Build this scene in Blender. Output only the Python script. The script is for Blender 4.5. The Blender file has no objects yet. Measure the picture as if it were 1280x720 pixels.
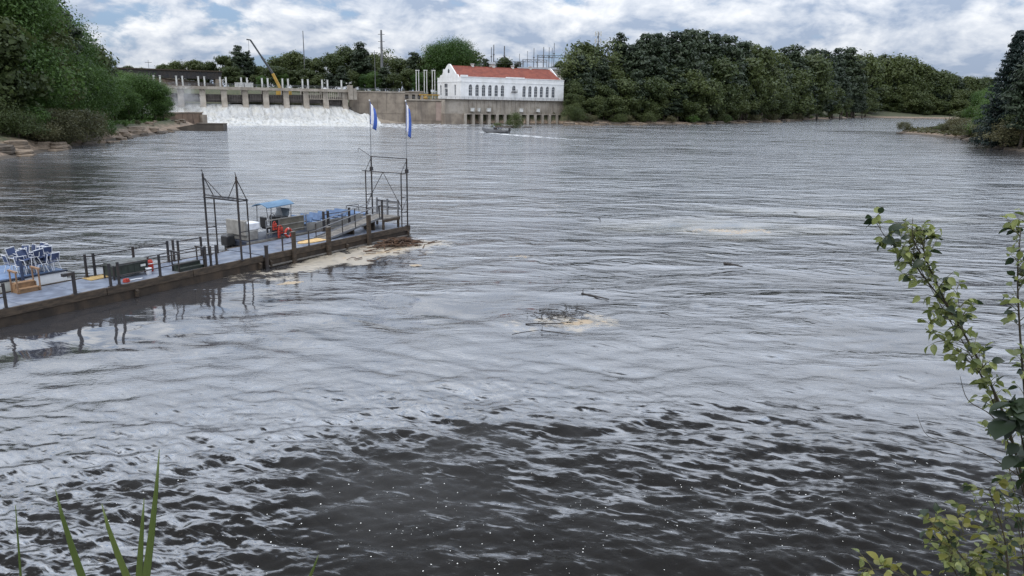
import bpy, math, random
import numpy as np
from mathutils import Vector, Matrix

random.seed(7)
rng = np.random.default_rng(11)
R = math.radians
PI = math.pi
scene = bpy.context.scene
COL = scene.collection

# ------------------------------------------------------------------ camera
EYE = 9.0
PITCH, ROLL = R(13.95), R(1.0)
FPX = 930.0                                   # focal length in photograph pixels (1280 wide)
cam_d = bpy.data.cameras.new('camera')
cam_d.sensor_width = 36.0
cam_d.lens = 36.0 * FPX / 1280.0
cam_d.clip_start, cam_d.clip_end = 0.1, 20000
cam = bpy.data.objects.new('camera', cam_d)
COL.objects.link(cam)
cam.location = (0, 0, EYE)
cam.rotation_euler = (Matrix.Rotation(PI / 2 - PITCH, 4, 'X') @ Matrix.Rotation(ROLL, 4, 'Z')).to_euler()
scene.camera = cam
scene.cycles.use_denoising = True
scene.cycles.denoising_input_passes = 'RGB_ALBEDO_NORMAL'
scene.cycles.denoising_prefilter = 'NONE'

# ------------------------------------------------------------------ sky, sun, exposure
SUN_EL, SUN_AZ = R(58), R(-140)                # azimuth clockwise from the view direction
scene.view_settings.view_transform = 'Standard'
scene.view_settings.look = 'None'
scene.view_settings.exposure = 0.25
scene.view_settings.gamma = 1.0
scene.view_settings.use_curve_mapping = False
world = bpy.data.worlds.new('World')
scene.world = world
world.use_nodes = True
nt = world.node_tree
nt.nodes.clear()


class NT:
    """Short-hand for wiring node trees."""
    def __init__(s, tree): s.t = tree

    def n(s, typ, **kw):
        nd = s.t.nodes.new(typ)
        for k, v in kw.items():
            if k.startswith('i_'):
                nd.inputs[int(k[2:])].default_value = v
            else:
                setattr(nd, k, v)
        return nd

    def l(s, a, b): s.t.links.new(a, b)

    def val(s, sock, v):
        if isinstance(v, (int, float, tuple, list)): sock.default_value = v
        else: s.l(v, sock)

    def m(s, op, a, b=None, c=None, clamp=False):
        nd = s.n('ShaderNodeMath', operation=op, use_clamp=clamp)
        for i, v in enumerate((a, b, c)):
            if v is not None: s.val(nd.inputs[i], v)
        return nd.outputs[0]

    def vm(s, op, a, b=None, out=0):
        nd = s.n('ShaderNodeVectorMath', operation=op)
        s.val(nd.inputs[0], a)
        if b is not None: s.val(nd.inputs[1], b)
        return nd.outputs[out]

    def noise(s, vec, scale, detail=4, rough=.55, dist=0., out=0):
        nd = s.n('ShaderNodeTexNoise')
        if vec is not None: s.l(vec, nd.inputs['Vector'])
        nd.inputs['Scale'].default_value = scale
        nd.inputs['Detail'].default_value = detail
        nd.inputs['Roughness'].default_value = rough
        nd.inputs['Distortion'].default_value = dist
        return nd.outputs[out]

    def step(s, v, a, b, lo=0., hi=1.):
        nd = s.n('ShaderNodeMapRange', interpolation_type='SMOOTHSTEP')
        s.val(nd.inputs[0], v)
        for i, x in enumerate((a, b, lo, hi)): nd.inputs[i + 1].default_value = x
        return nd.outputs[0]

    def mix(s, f, a, b):
        nd = s.n('ShaderNodeMix', data_type='RGBA')
        s.val(nd.inputs[0], f)
        for i, v in ((6, a), (7, b)):
            if isinstance(v, (tuple, list)): nd.inputs[i].default_value = (*v[:3], 1)
            else: s.l(v, nd.inputs[i])
        return nd.outputs[2]

    def orient(s, vec, ang, sx, sy):
        return s.mapping(s.mapping(vec, rot=(0, 0, -ang)), (sx, sy, 1))

    def mapping(s, vec, scale=(1, 1, 1), rot=(0, 0, 0), loc=(0, 0, 0)):
        nd = s.n('ShaderNodeMapping')
        s.l(vec, nd.inputs[0])
        nd.inputs[1].default_value, nd.inputs[2].default_value, nd.inputs[3].default_value = loc, rot, scale
        return nd.outputs[0]


def build_sky():
    g = NT(nt)
    sky = g.n('ShaderNodeTexSky', sky_type='NISHITA', sun_disc=False)
    sky.sun_elevation, sky.sun_rotation = SUN_EL, SUN_AZ
    sky.air_density, sky.dust_density, sky.ozone_density = 1.0, 1.6, 1.2
    tc = g.n('ShaderNodeTexCoord')
    d = g.vm('NORMALIZE', tc.outputs['Generated'])
    sep = g.n('ShaderNodeSeparateXYZ')
    g.l(d, sep.inputs[0])
    z = g.m('MAXIMUM', sep.outputs[2], 0.0)
    P = g.vm('MULTIPLY', d, (9.5, 9.5, 19.0))
    P = g.vm('ADD', P, (3.2, 1.3, .4))
    wv = (1.0, 6, .52, .35)
    d1 = g.noise(P, *wv)
    d2 = g.noise(g.vm('ADD', P, (-.12, -.05, .20)), *wv)
    fine = g.noise(P, 3.1, 7, .6, .3)
    big = g.noise(g.vm('MULTIPLY', P, (.45, .45, .55)), .6, 2, .5)
    dens = g.m('ADD', d1, g.m('MULTIPLY', g.m('SUBTRACT', fine, .5), .34))
    dens = g.m('ADD', dens, g.m('MULTIPLY', g.m('SUBTRACT', big, .5), .42))
    cover = g.step(dens, .30, .43)
    lit = g.m('MULTIPLY_ADD', g.m('SUBTRACT', d1, d2), 3.6, .42)
    lit = g.m('ADD', lit, g.m('MULTIPLY', g.m('SUBTRACT', fine, .5), 1.5))
    lit = g.m('SUBTRACT', lit, g.m('MULTIPLY', g.step(dens, .5, .72), .18), clamp=True)
    cloud = g.mix(lit, (4.2, 5.15, 6.8), (10.9, 11.1, 11.4))
    blue = g.mix(.6, sky.outputs[0], (3.9, 5.8, 8.9))
    col = g.mix(cover, blue, cloud)
    # a clouded sky is brighter overhead than at the horizon
    col = g.vm('SCALE', col)
    col.node.inputs['Scale'].default_value = 1.0
    g.l(g.m('MULTIPLY_ADD', z, 2.1, .86), col.node.inputs['Scale'])
    bg = g.n('ShaderNodeBackground')
    g.l(col, bg.inputs[0])
    bg.inputs[1].default_value = SKY_STRENGTH
    out = g.n('ShaderNodeOutputWorld')
    g.l(bg.outputs[0], out.inputs[0])


SKY_STRENGTH = 0.076
build_sky()
sun_d = bpy.data.lights.new('sun', 'SUN')
sun_d.energy = 1.5
sun_d.angle = R(45)
sun_d.color = (1.0, 0.955, 0.89)
sun = bpy.data.objects.new('sun', sun_d)
COL.objects.link(sun)
sdir = Vector((math.sin(SUN_AZ) * math.cos(SUN_EL), math.cos(SUN_AZ) * math.cos(SUN_EL), math.sin(SUN_EL)))
sun.rotation_euler = sdir.to_track_quat('Z', 'Y').to_euler()
sun.location = sdir * 300 + Vector((0, 100, 0))

# ------------------------------------------------------------------ from photograph pixels to points of the place


def ray(px, py):
    dx, dy = px - 640, py - 360
    c, s = math.cos(ROLL), math.sin(ROLL)
    x, y = c * dx + s * dy, -s * dx + c * dy
    cp, sp = math.cos(PITCH), math.sin(PITCH)
    return (x / FPX, cp - (y / FPX) * sp, -sp - (y / FPX) * cp)


def at(px, py, z=0.0):
    r = ray(px, py)
    t = (z - EYE) / r[2]
    return Vector((r[0] * t, r[1] * t, z))


def at_depth(px, py, Y):
    r = ray(px, py)
    t = Y / r[1]
    return Vector((r[0] * t, Y, EYE + r[2] * t))


def pixel(x, y, z):
    z -= EYE
    cp, sp = math.cos(PITCH), math.sin(PITCH)
    d, v = y * cp - z * sp, -(y * sp + z * cp)
    X, Y = x / d * FPX, v / d * FPX
    c, s = math.cos(ROLL), math.sin(ROLL)
    return c * X - s * Y + 640, s * X + c * Y + 360


# ------------------------------------------------------------------ materials
def new_mat(name):
    m = bpy.data.materials.new(name)
    m.use_nodes = True
    t = m.node_tree
    t.nodes.clear()
    g = NT(t)
    out = g.n('ShaderNodeOutputMaterial')
    bs = g.n('ShaderNodeBsdfPrincipled')
    g.l(bs.outputs[0], out.inputs[0])
    return m, g, bs, out


def mat(name, c1, c2=None, scale=3.0, rough=.7, bump=0.0, metal=0.0, detail=5, stretch=(1, 1, 1), streak=None, spec=.4, lo=.35, hi=.65, space='world'):
    """Two-tone weathered surface: noise between c1 and c2, optional vertical streaks of a third colour."""
    m, g, bs, out = new_mat(name)
    c2 = c2 or tuple(min(1, x * .72) for x in c1)
    if space == 'world':
        P = g.n('ShaderNodeNewGeometry').outputs['Position']
    else:
        P = g.n('ShaderNodeTexCoord').outputs['Object']
    V = g.mapping(P, stretch)
    n = g.noise(V, scale, detail, .6)
    col = g.mix(g.step(n, lo, hi), c1, c2)
    if streak:
        sc, sx, sz, amt = streak
        s = g.noise(g.mapping(P, (sx, sx, sz), loc=(3, 7, 1)), 1.0, 5, .6)
        col = g.mix(g.step(s, .48, .72, 0, amt), col, sc)
    g.l(col, bs.inputs['Base Color'])
    bs.inputs['Metallic'].default_value = metal
    bs.inputs['Specular IOR Level'].default_value = spec
    g.l(g.m('MULTIPLY_ADD', n, .3, rough - .15, clamp=True), bs.inputs['Roughness'])
    if bump:
        b = g.n('ShaderNodeBump')
        b.inputs['Strength'].default_value = 1
        b.inputs['Distance'].default_value = bump
        g.l(g.noise(V, scale * 4, 6, .6), b.inputs['Height'])
        g.l(b.outputs[0], bs.inputs['Normal'])
    return m


def leaf_mat(name, dark, light, transl=.25, scale=.35, rnd=.5, gloss=.45):
    """Leaves: tone varies from tree to tree and from clump to clump."""
    m, g, bs, out = new_mat(name)
    P = g.n('ShaderNodeNewGeometry').outputs['Position']
    r = g.n('ShaderNodeObjectInfo').outputs['Random']
    n = g.noise(P, scale, 3, .6)
    n2 = g.noise(P, scale * 7, 2, .6)
    f = g.m('ADD', g.m('MULTIPLY', g.step(n, .3, .7), .55), g.m('MULTIPLY', g.step(n2, .3, .7), .45))
    f = g.m('ADD', g.m('MULTIPLY', f, 1 - rnd), g.m('MULTIPLY', r, rnd), clamp=True)
    col = g.mix(f, dark, light)
    g.l(col, bs.inputs['Base Color'])
    bs.inputs['Roughness'].default_value = gloss
    bs.inputs['Specular IOR Level'].default_value = .25
    tr = g.n('ShaderNodeBsdfTranslucent')
    g.l(g.mix(.5, col, tuple(x * 1.3 for x in light)), tr.inputs[0])
    mx = g.n('ShaderNodeMixShader')
    mx.inputs[0].default_value = transl
    g.l(bs.outputs[0], mx.inputs[1])
    g.l(tr.outputs[0], mx.inputs[2])
    g.l(mx.outputs[0], out.inputs[0])
    return m


M = {}
M['white_paint'] = mat('white_paint', (.74, .74, .74), (.65, .65, .64), .5, .6, .004, streak=((.52, .50, .46), .55, .09, .35))
M['white_metal'] = mat('white_metal', (.60, .60, .58), (.46, .45, .42), 1.2, .5)
M['concrete'] = mat('concrete', (.28, .235, .185), (.18, .148, .118), .22, .85, .03, streak=((.12, .10, .085), .35, .05, .8))
M['concrete_pale'] = mat('concrete_pale', (.33, .295, .25), (.23, .20, .165), .3, .85, .03, streak=((.17, .15, .13), .5, .06, .7))
M['concrete_pink'] = mat('concrete_pink', (.34, .26, .22), (.26, .20, .17), .3, .85, .02, streak=((.17, .13, .11), .5, .05, .6))
M['concrete_wet'] = mat('concrete_wet', (.085, .07, .055), (.05, .042, .035), .4, .6, .02)
M['brown_wall'] = mat('brown_wall', (.20, .135, .095), (.13, .09, .065), .35, .85, .03, streak=((.07, .05, .04), .5, .06, .7))
M['gate_steel'] = mat('gate_steel', (.13, .115, .105), (.08, .07, .065), .4, .7, .01)
M['dark_steel'] = mat('dark_steel', (.035, .035, .04), (.05, .04, .035), 2.0, .55, metal=.3)
M['bridge_steel'] = mat('bridge_steel', (.03, .03, .033), (.05, .042, .038), .5, .7)
M['galv'] = mat('galvanised_steel', (.22, .225, .235), (.17, .17, .18), 1.0, .5, metal=.5)
M['pole_steel'] = mat('pole_steel', (.17, .175, .18), (.13, .13, .135), .6, .6, metal=.2)
M['crane_yellow'] = mat('crane_yellow', (.45, .28, .05), (.33, .20, .04), .5, .5)
M['crane_dark'] = mat('crane_dark', (.04, .05, .06), (.06, .06, .06), .8, .5)
M['roof_red'] = mat('roof_red', (.26, .078, .050), (.19, .058, .042), .5, .75, .03, stretch=(1, 1, .4))
M['window_glass'] = mat('window_glass', (.035, .04, .05), (.05, .055, .065), .8, .12, spec=.6)
M['window_frame'] = mat('window_frame', (.42, .43, .44), (.30, .31, .32), 1.0, .6)
M['opening_dark'] = mat('opening_dark', (.02, .017, .014), (.03, .026, .02), .5, .9)
M['beige_wall'] = mat('beige_wall', (.42, .39, .34), (.34, .31, .27), .3, .8)
M['deck_blue'] = mat('deck_blue', (.16, .185, .235), (.085, .10, .135), 1.6, .5, .003, streak=((.26, .25, .24), .8, .8, .45))
M['hull_brown'] = mat('hull_brown', (.045, .032, .022), (.024, .018, .014), 1.4, .8, .012, streak=((.09, .06, .038), 1.5, .3, .55))
M['timber'] = mat('timber', (.075, .054, .037), (.038, .029, .022), 2.5, .85, .01, stretch=(1, 1, 4))
M['timber_grey'] = mat('timber_grey', (.19, .175, .155), (.11, .10, .09), 2.5, .85, .01)
M['step_wood'] = mat('step_wood', (.28, .165, .085), (.20, .12, .065), 3, .6, .004)
M['step_rail'] = mat('step_rail', (.28, .17, .10), (.20, .12, .07), 3, .6)
M['boat_cream'] = mat('boat_cream', (.62, .62, .56), (.52, .51, .46), .8, .5, streak=((.33, .30, .24), 1.2, .3, .5))
M['boat_white'] = mat('boat_white', (.74, .75, .76), (.62, .63, .64), .9, .45, streak=((.45, .42, .38), 1.0, .3, .4))
M['navy'] = mat('navy', (.02, .028, .05), (.03, .035, .05), 1.5, .45)
M['rail_blue'] = mat('rail_blue', (.045, .065, .12), (.035, .045, .08), 2, .5)
M['chair_blue'] = mat('chair_blue', (.06, .085, .17), (.04, .055, .115), 3, .45)
M['chair_white'] = mat('chair_white', (.75, .76, .78), (.6, .61, .64), 3, .4)
M['seat_blue'] = mat('seat_blue', (.12, .19, .32), (.08, .125, .22), 2, .5)
M['canopy_blue'] = mat('canopy_blue', (.11, .20, .30), (.08, .15, .235), 1.5, .6, .004)
M['boat_grey'] = mat('boat_grey', (.27, .26, .24), (.18, .17, .155), 2, .6)
M['boat_olive'] = mat('boat_olive', (.15, .135, .105), (.10, .09, .07), 2, .6)
M['vest_red'] = mat('vest_red', (.42, .045, .025), (.30, .03, .02), 6, .6)
M['bin_dark'] = mat('bin_dark', (.035, .045, .035), (.022, .026, .022), 3, .5)
M['bin_lid'] = mat('bin_lid', (.10, .105, .10), (.06, .065, .06), 3, .5)
M['ochre_mat'] = mat('ochre_mat', (.40, .28, .11), (.28, .19, .08), 5, .9, .01)
M['tan_mat'] = mat('tan_mat', (.58, .40, .19), (.42, .28, .13), 4, .9, .01)
M['flag_blue'] = mat('flag_blue', (.06, .13, .46), (.045, .10, .36), 4, .7)
M['flag_white'] = mat('flag_white', (.80, .80, .82), (.68, .68, .72), 4, .7)
M['bark'] = mat('bark', (.10, .08, .062), (.055, .045, .036), 2.5, .9, .03, stretch=(1, 1, .25))
M['rock'] = mat('rock', (.21, .16, .115), (.11, .085, .062), .55, .9, .10, stretch=(1, 1, 4.5))
M['rock_dark'] = mat('rock_dark', (.10, .08, .062), (.055, .045, .035), .7, .85, .08, stretch=(1, 1, 4.5))
M['rock_pink'] = mat('rock_pink', (.46, .33, .27), (.30, .20, .16), .15, .9, .2, stretch=(1, 1, 3))
M['drift'] = mat('driftwood', (.115, .065, .038), (.055, .036, .025), 4, .85, .01)
M['drift_dark'] = mat('driftwood_wet', (.03, .024, .02), (.018, .015, .013), 3, .6, .005)
M['rotor'] = mat('black_plastic', (.02, .02, .022), (.03, .03, .03), 3, .4)
M['glass'] = mat('windscreen', (.12, .14, .16), (.15, .17, .19), 2, .1)
M['skin'] = mat('skin', (.42, .26, .19), (.38, .23, .16), 9, .6)
M['shirt'] = mat('shirt', (.05, .06, .09), (.04, .045, .07), 4, .8)
M['stem'] = mat('stem_bark', (.035, .03, .02), (.06, .045, .028), 30, .8)
M['stem_green'] = mat('stem_green', (.09, .085, .03), (.06, .06, .022), 30, .7)
M['pine_leaf'] = leaf_mat('pine_leaf', (.015, .027, .016), (.048, .066, .032), .15, .25)
M['broad_leaf'] = leaf_mat('broad_leaf', (.026, .044, .015), (.092, .112, .036), .3, .2)
M['lush_leaf'] = leaf_mat('lush_leaf', (.022, .056, .012), (.088, .150, .032), .3, .16)
M['light_leaf'] = leaf_mat('light_leaf', (.045, .065, .022), (.105, .125, .045), .3, .2)
M['olive_leaf'] = leaf_mat('olive_leaf', (.050, .058, .026), (.115, .105, .050), .3, .2)
M['spruce_leaf'] = leaf_mat('spruce_leaf', (.008, .018, .016), (.022, .036, .027), .1, .3)

# ------------------------------------------------------------------ things, parts, meshes


def tag(o, label=None, cat=None, group=None, kind=None):
    if label: o['label'] = label
    if cat: o['category'] = cat
    if group: o['group'] = group
    if kind: o['kind'] = kind
    return o


def thing(name, label, cat, loc=(0, 0, 0), rotz=0.0, group=None):
    o = bpy.data.objects.new(name, None)
    COL.objects.link(o)
    o.location = loc
    o.rotation_euler = (0, 0, rotz)
    o.empty_display_size = .3
    return tag(o, label, cat, group)


def link(name, me, m=None, parent=None):
    o = bpy.data.objects.new(name, me)
    COL.objects.link(o)
    if parent is not None: o.parent = parent
    if m is not None and not me.materials: me.materials.append(m)
    return o


def copy_tree(o, parent=None):
    c = o.copy()
    COL.objects.link(c)
    if parent is not None: c.parent = parent
    for ch in list(o.children):
        copy_tree(ch, c)
    return c


class MB:
    """Collects boxes, bars, tubes and free polygons; build() links them as ONE mesh object."""
    def __init__(s): s.v, s.f, s.mi, s.cur = [], [], [], 0

    def add(s, verts, faces):
        b = len(s.v)
        s.v += [tuple(p) for p in verts]
        s.f += [tuple(i + b for i in f) for f in faces]
        s.mi += [s.cur] * len(faces)
        return s

    def box(s, x0, x1, y0, y1, z0, z1, bev=0.0):
        if bev:
            return s.prism_profile([(x0 + bev, y0), (x1 - bev, y0), (x1, y0 + bev), (x1, y1 - bev), (x1 - bev, y1), (x0 + bev, y1), (x0, y1 - bev), (x0, y0 + bev)], z0, z1, bev)
        return s.add([(x0, y0, z0), (x1, y0, z0), (x1, y1, z0), (x0, y1, z0), (x0, y0, z1), (x1, y0, z1), (x1, y1, z1), (x0, y1, z1)],
                     [(0, 3, 2, 1), (4, 5, 6, 7), (0, 1, 5, 4), (1, 2, 6, 5), (2, 3, 7, 6), (3, 0, 4, 7)])

    def prism_profile(s, pts, z0, z1, bev):
        n = len(pts)
        cx, cy = sum(p[0] for p in pts) / n, sum(p[1] for p in pts) / n

        def ring(z, k):
            return [(p[0] + (cx - p[0]) * k / max(abs(cx - p[0]), 1e-6) * (abs(cx - p[0]) > 1e-6), p[1] + (cy - p[1]) * k / max(abs(cy - p[1]), 1e-6) * (abs(cy - p[1]) > 1e-6), z) for p in pts]
        rings = [ring(z0, bev * .7), ring(z0 + bev, 0), ring(z1 - bev, 0), ring(z1, bev * .7)]
        vs = sum(rings, [])
        fs = [tuple(range(n - 1, -1, -1)), tuple(range(3 * n, 4 * n))]
        for k in range(3):
            for i in range(n):
                j = (i + 1) % n
                fs.append((k * n + i, k * n + j, (k + 1) * n + j, (k + 1) * n + i))
        return s.add(vs, fs)

    def extrude(s, poly, axis, a, b):
        """A 2-D outline extruded along an axis: axis 'y' takes (x,z) points, 'x' takes (y,z), 'z' takes (x,y)."""
        def P(p, t):
            return (p[0], t, p[1]) if axis == 'y' else (t, p[0], p[1]) if axis == 'x' else (p[0], p[1], t)
        n = len(poly)
        vs = [P(p, a) for p in poly] + [P(p, b) for p in poly]
        fs = [tuple(range(n)), tuple(range(2 * n - 1, n - 1, -1))] + [(i, i + n, (i + 1) % n + n, (i + 1) % n) for i in range(n)]
        return s.add(vs, fs)

    def tube(s, pts, r, sides=6, cap=True):
        pts = [Vector(p) for p in pts]
        rs = r if isinstance(r, (list, tuple)) else [r] * len(pts)
        vs, up = [], None
        for i, p in enumerate(pts):
            d = (pts[min(i + 1, len(pts) - 1)] - pts[max(i - 1, 0)]).normalized()
            if up is None:
                up = Vector((0, 0, 1)) if abs(d.z) < .9 else Vector((1, 0, 0))
            a = d.cross(up).normalized()
            up = a.cross(d).normalized()
            for k in range(sides):
                t = 2 * PI * k / sides
                vs.append(p + (a * math.cos(t) + up * math.sin(t)) * rs[i])
        fs = []
        for i in range(len(pts) - 1):
            for k in range(sides):
                q = (k + 1) % sides
                fs.append((i * sides + k, i * sides + q, (i + 1) * sides + q, (i + 1) * sides + k))
        if cap:
            fs.append(tuple(range(sides - 1, -1, -1)))
            fs.append(tuple(range((len(pts) - 1) * sides, len(pts) * sides)))
        return s.add(vs, fs)

    def bar(s, p, q, w, h=None):
        """A square bar from p to q."""
        p, q = Vector(p), Vector(q)
        h = h or w
        d = (q - p).normalized()
        up = Vector((0, 0, 1)) if abs(d.z) < .95 else Vector((1, 0, 0))
        a = d.cross(up).normalized() * (w / 2)
        b = a.normalized().cross(d).normalized() * (h / 2)
        vs = [p - a - b, p + a - b, p + a + b, p - a + b, q - a - b, q + a - b, q + a + b, q - a + b]
        return s.add(vs, [(0, 1, 2, 3), (7, 6, 5, 4), (0, 4, 5, 1), (1, 5, 6, 2), (2, 6, 7, 3), (3, 7, 4, 0)])

    def torus(s, c, r, t, axis='x', n=18, k=7):
        vs, fs = [], []
        for i in range(n):
            a = 2 * PI * i / n
            for j in range(k):
                b = 2 * PI * j / k
                u, v, w = (r + t * math.cos(b)) * math.cos(a), (r + t * math.cos(b)) * math.sin(a), t * math.sin(b)
                p = {'x': (w, u, v), 'y': (u, w, v), 'z': (u, v, w)}[axis]
                vs.append((c[0] + p[0], c[1] + p[1], c[2] + p[2]))
                fs.append((i * k + j, ((i + 1) % n) * k + j, ((i + 1) % n) * k + (j + 1) % k, i * k + (j + 1) % k))
        return s.add(vs, fs)

    def ball(s, c, r, n=8, m_=6):
        rx, ry, rz = r if isinstance(r, (tuple, list)) else (r, r, r)
        vs, fs = [], []
        for i in range(m_ + 1):
            th = PI * i / m_
            for k in range(n):
                a = 2 * PI * k / n
                vs.append((c[0] + rx * math.sin(th) * math.cos(a), c[1] + ry * math.sin(th) * math.sin(a), c[2] + rz * math.cos(th)))
        for i in range(m_):
            for k in range(n):
                fs.append((i * n + k, (i + 1) * n + k, (i + 1) * n + (k + 1) % n, i * n + (k + 1) % n))
        return s.add(vs, fs)

    def mesh(s, name, mats, smooth=False):
        me = bpy.data.meshes.new(name)
        me.from_pydata(s.v, [], s.f)
        for m in (mats if isinstance(mats, (list, tuple)) else [mats]): me.materials.append(m)
        if len(me.materials) > 1: me.polygons.foreach_set('material_index', s.mi)
        if smooth: me.polygons.foreach_set('use_smooth', [True] * len(me.polygons))
        me.validate()
        me.update()
        return me

    def build(s, name, mats, parent=None, smooth=False, loc=None):
        o = link(name, s.mesh(name, mats, smooth), None, parent)
        if loc is not None: o.location = loc
        return o


def np_mesh(name, V, F, m=None, smooth=False):
    """A mesh from numpy arrays; F is (n,3) or (n,4)."""
    me = bpy.data.meshes.new(name)
    n, k = F.shape
    me.vertices.add(len(V))
    me.vertices.foreach_set('co', np.ascontiguousarray(V, dtype=np.float32).ravel())
    me.loops.add(n * k)
    me.loops.foreach_set('vertex_index', np.ascontiguousarray(F, dtype=np.int32).ravel())
    me.polygons.add(n)
    me.polygons.foreach_set('loop_start', np.arange(0, n * k, k, dtype=np.int32))
    me.polygons.foreach_set('loop_total', np.full(n, k, dtype=np.int32))
    if smooth: me.polygons.foreach_set('use_smooth', np.ones(n, dtype=bool))
    me.update(calc_edges=True)
    if m is not None: me.materials.append(m)
    return me


def attr(me, name, a):
    at_ = me.attributes.new(name, 'FLOAT', 'POINT')
    at_.data.foreach_set('value', np.ascontiguousarray(a, dtype=np.float32))


# value noise in numpy
_PERM = rng.random((256, 256)).astype(np.float32)


def vnoise(x, y):
    xi, yi = np.floor(x).astype(int), np.floor(y).astype(int)
    fx, fy = x - xi, y - yi
    fx, fy = fx * fx * (3 - 2 * fx), fy * fy * (3 - 2 * fy)
    a, b = _PERM[xi % 256, yi % 256], _PERM[(xi + 1) % 256, yi % 256]
    c, d = _PERM[xi % 256, (yi + 1) % 256], _PERM[(xi + 1) % 256, (yi + 1) % 256]
    return (a * (1 - fx) + b * fx) * (1 - fy) + (c * (1 - fx) + d * fx) * fy


def fbm(x, y, o=4, g=.5):
    s, a, t = 0, 1., 0
    for i in range(o):
        s = s + a * vnoise(x + 17.3 * i, y + 9.1 * i)
        t += a
        a *= g
        x, y = x * 2.03, y * 2.03
    return s / t


def sstep(a, b, x):
    t = np.clip((x - a) / (b - a), 0, 1)
    return t * t * (3 - 2 * t)

# ------------------------------------------------------------------ the river bed and the banks: one ground sheet
LEFT_SHORE = [(-45, 10), (-66, 50), (-70, 80), (-72.5, 106), (-76, 121), (-80.6, 140), (-86, 172), (-93, 213), (-100, 240), (-112, 268), (-120, 292)]
DAM_LINE = [(-105, 300), (-70, 318), (-34, 331), (-23, 327), (22, 352)]
FAR_SHORE = [(24, 330), (50, 352), (86, 381), (140, 455), (210, 561), (300, 700), (420, 885), (500, 905), (600, 925), (800, 960)]
BACK = [(1000, 955), (800, 890)]
RIGHT_SHORE = [(520, 770), (330, 530), (230, 390), (178, 322), (166, 312), (158, 309), (153.5, 306), (152, 296), (152, 280), (150, 262), (138, 225), (119, 178), (122, 120), (100, 45), (60, 4), (30, 4), (12, 6), (0, 6), (-20, 6)]
RIVER = LEFT_SHORE + DAM_LINE + FAR_SHORE + BACK + RIGHT_SHORE


def seg_dist(X, Y, line):
    best = np.full(X.shape, 1e9)
    for (x0, y0), (x1, y1) in zip(line[:-1], line[1:]):
        dx, dy = x1 - x0, y1 - y0
        t = np.clip(((X - x0) * dx + (Y - y0) * dy) / (dx * dx + dy * dy), 0, 1)
        best = np.minimum(best, np.hypot(X - x0 - t * dx, Y - y0 - t * dy))
    return best


def inside(X, Y, poly):
    r = np.zeros(X.shape, dtype=bool)
    n = len(poly)
    for i in range(n):
        (x0, y0), (x1, y1) = poly[i], poly[(i + 1) % n]
        if y0 == y1: continue
        r ^= ((y0 > Y) != (y1 > Y)) & (X < (x1 - x0) * (Y - y0) / (y1 - y0) + x0)
    return r


def ground_z(X, Y):
    X, Y = np.asarray(X, float), np.asarray(Y, float)
    ins = inside(X, Y, RIVER)
    dl, dd, df, dr = (seg_dist(X, Y, l) for l in (LEFT_SHORE, DAM_LINE, FAR_SHORE, RIGHT_SHORE))
    n1 = fbm(X / 23 + 40, Y / 23 + 40, 4)
    n2 = fbm(X / 5 + 9, Y / 5 + 70, 3)
    wob = (n1 - .5)
    # left bank: flat rock shelf, then a steep wooded bluff
    shelf = 5.5 + 17 * sstep(150, 185, Y)
    zl = .1 + 2.1 * sstep(0, 5, dl + 2 * wob) + sstep(shelf, shelf + 26, dl + 10 * wob) * 13 + .9 * (n2 - .5)
    # land behind the dam and the powerhouse
    zd = 8.2 + sstep(14, 40, dd) * 3.0 + .8 * (n2 - .5)
    zf = .1 + .9 * sstep(0, 5, df + 3 * wob) + sstep(5 + 9 * sstep(375, 450, Y), 58, df + 14 * wob) * 15 + sstep(40, 160, df) * 5 + .8 * (n2 - .5)
    zr = .1 + .8 * sstep(0, 3, dr) + sstep(2, 42, dr + 6 * wob) * 8 + .6 * (n2 - .5)
    zn = .2 + sstep(0, 4.5, dr) * 5.6 + .15 * (n2 - .5)
    near = sstep(40, 15, Y) * sstep(75, 40, np.abs(X))
    zr = zr * (1 - near) + zn * near
    w = np.stack([1 / (d + 1.0) ** 4 for d in (dl, dd, df, dr)])
    w /= w.sum(0)
    out = w[0] * zl + w[1] * zd + w[2] * zf + w[3] * zr
    din = np.minimum(np.minimum(dl, dd), np.minimum(df, dr))
    z = np.where(ins, -np.clip(din * .35, 0, 3) - .05, out)
    return z


def gz(x, y): return float(ground_z(np.array([x]), np.array([y]))[0])


def axis_pts(lo, hi, step, far):
    a = list(np.arange(lo, hi + .1, step))
    s, p = step, hi
    while p < far:
        s *= 1.35
        p += s
        a.append(p)
    s, p = step, lo
    while p > -far:
        s *= 1.35
        p -= s
        a.insert(0, p)
    return np.array(a)


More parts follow.
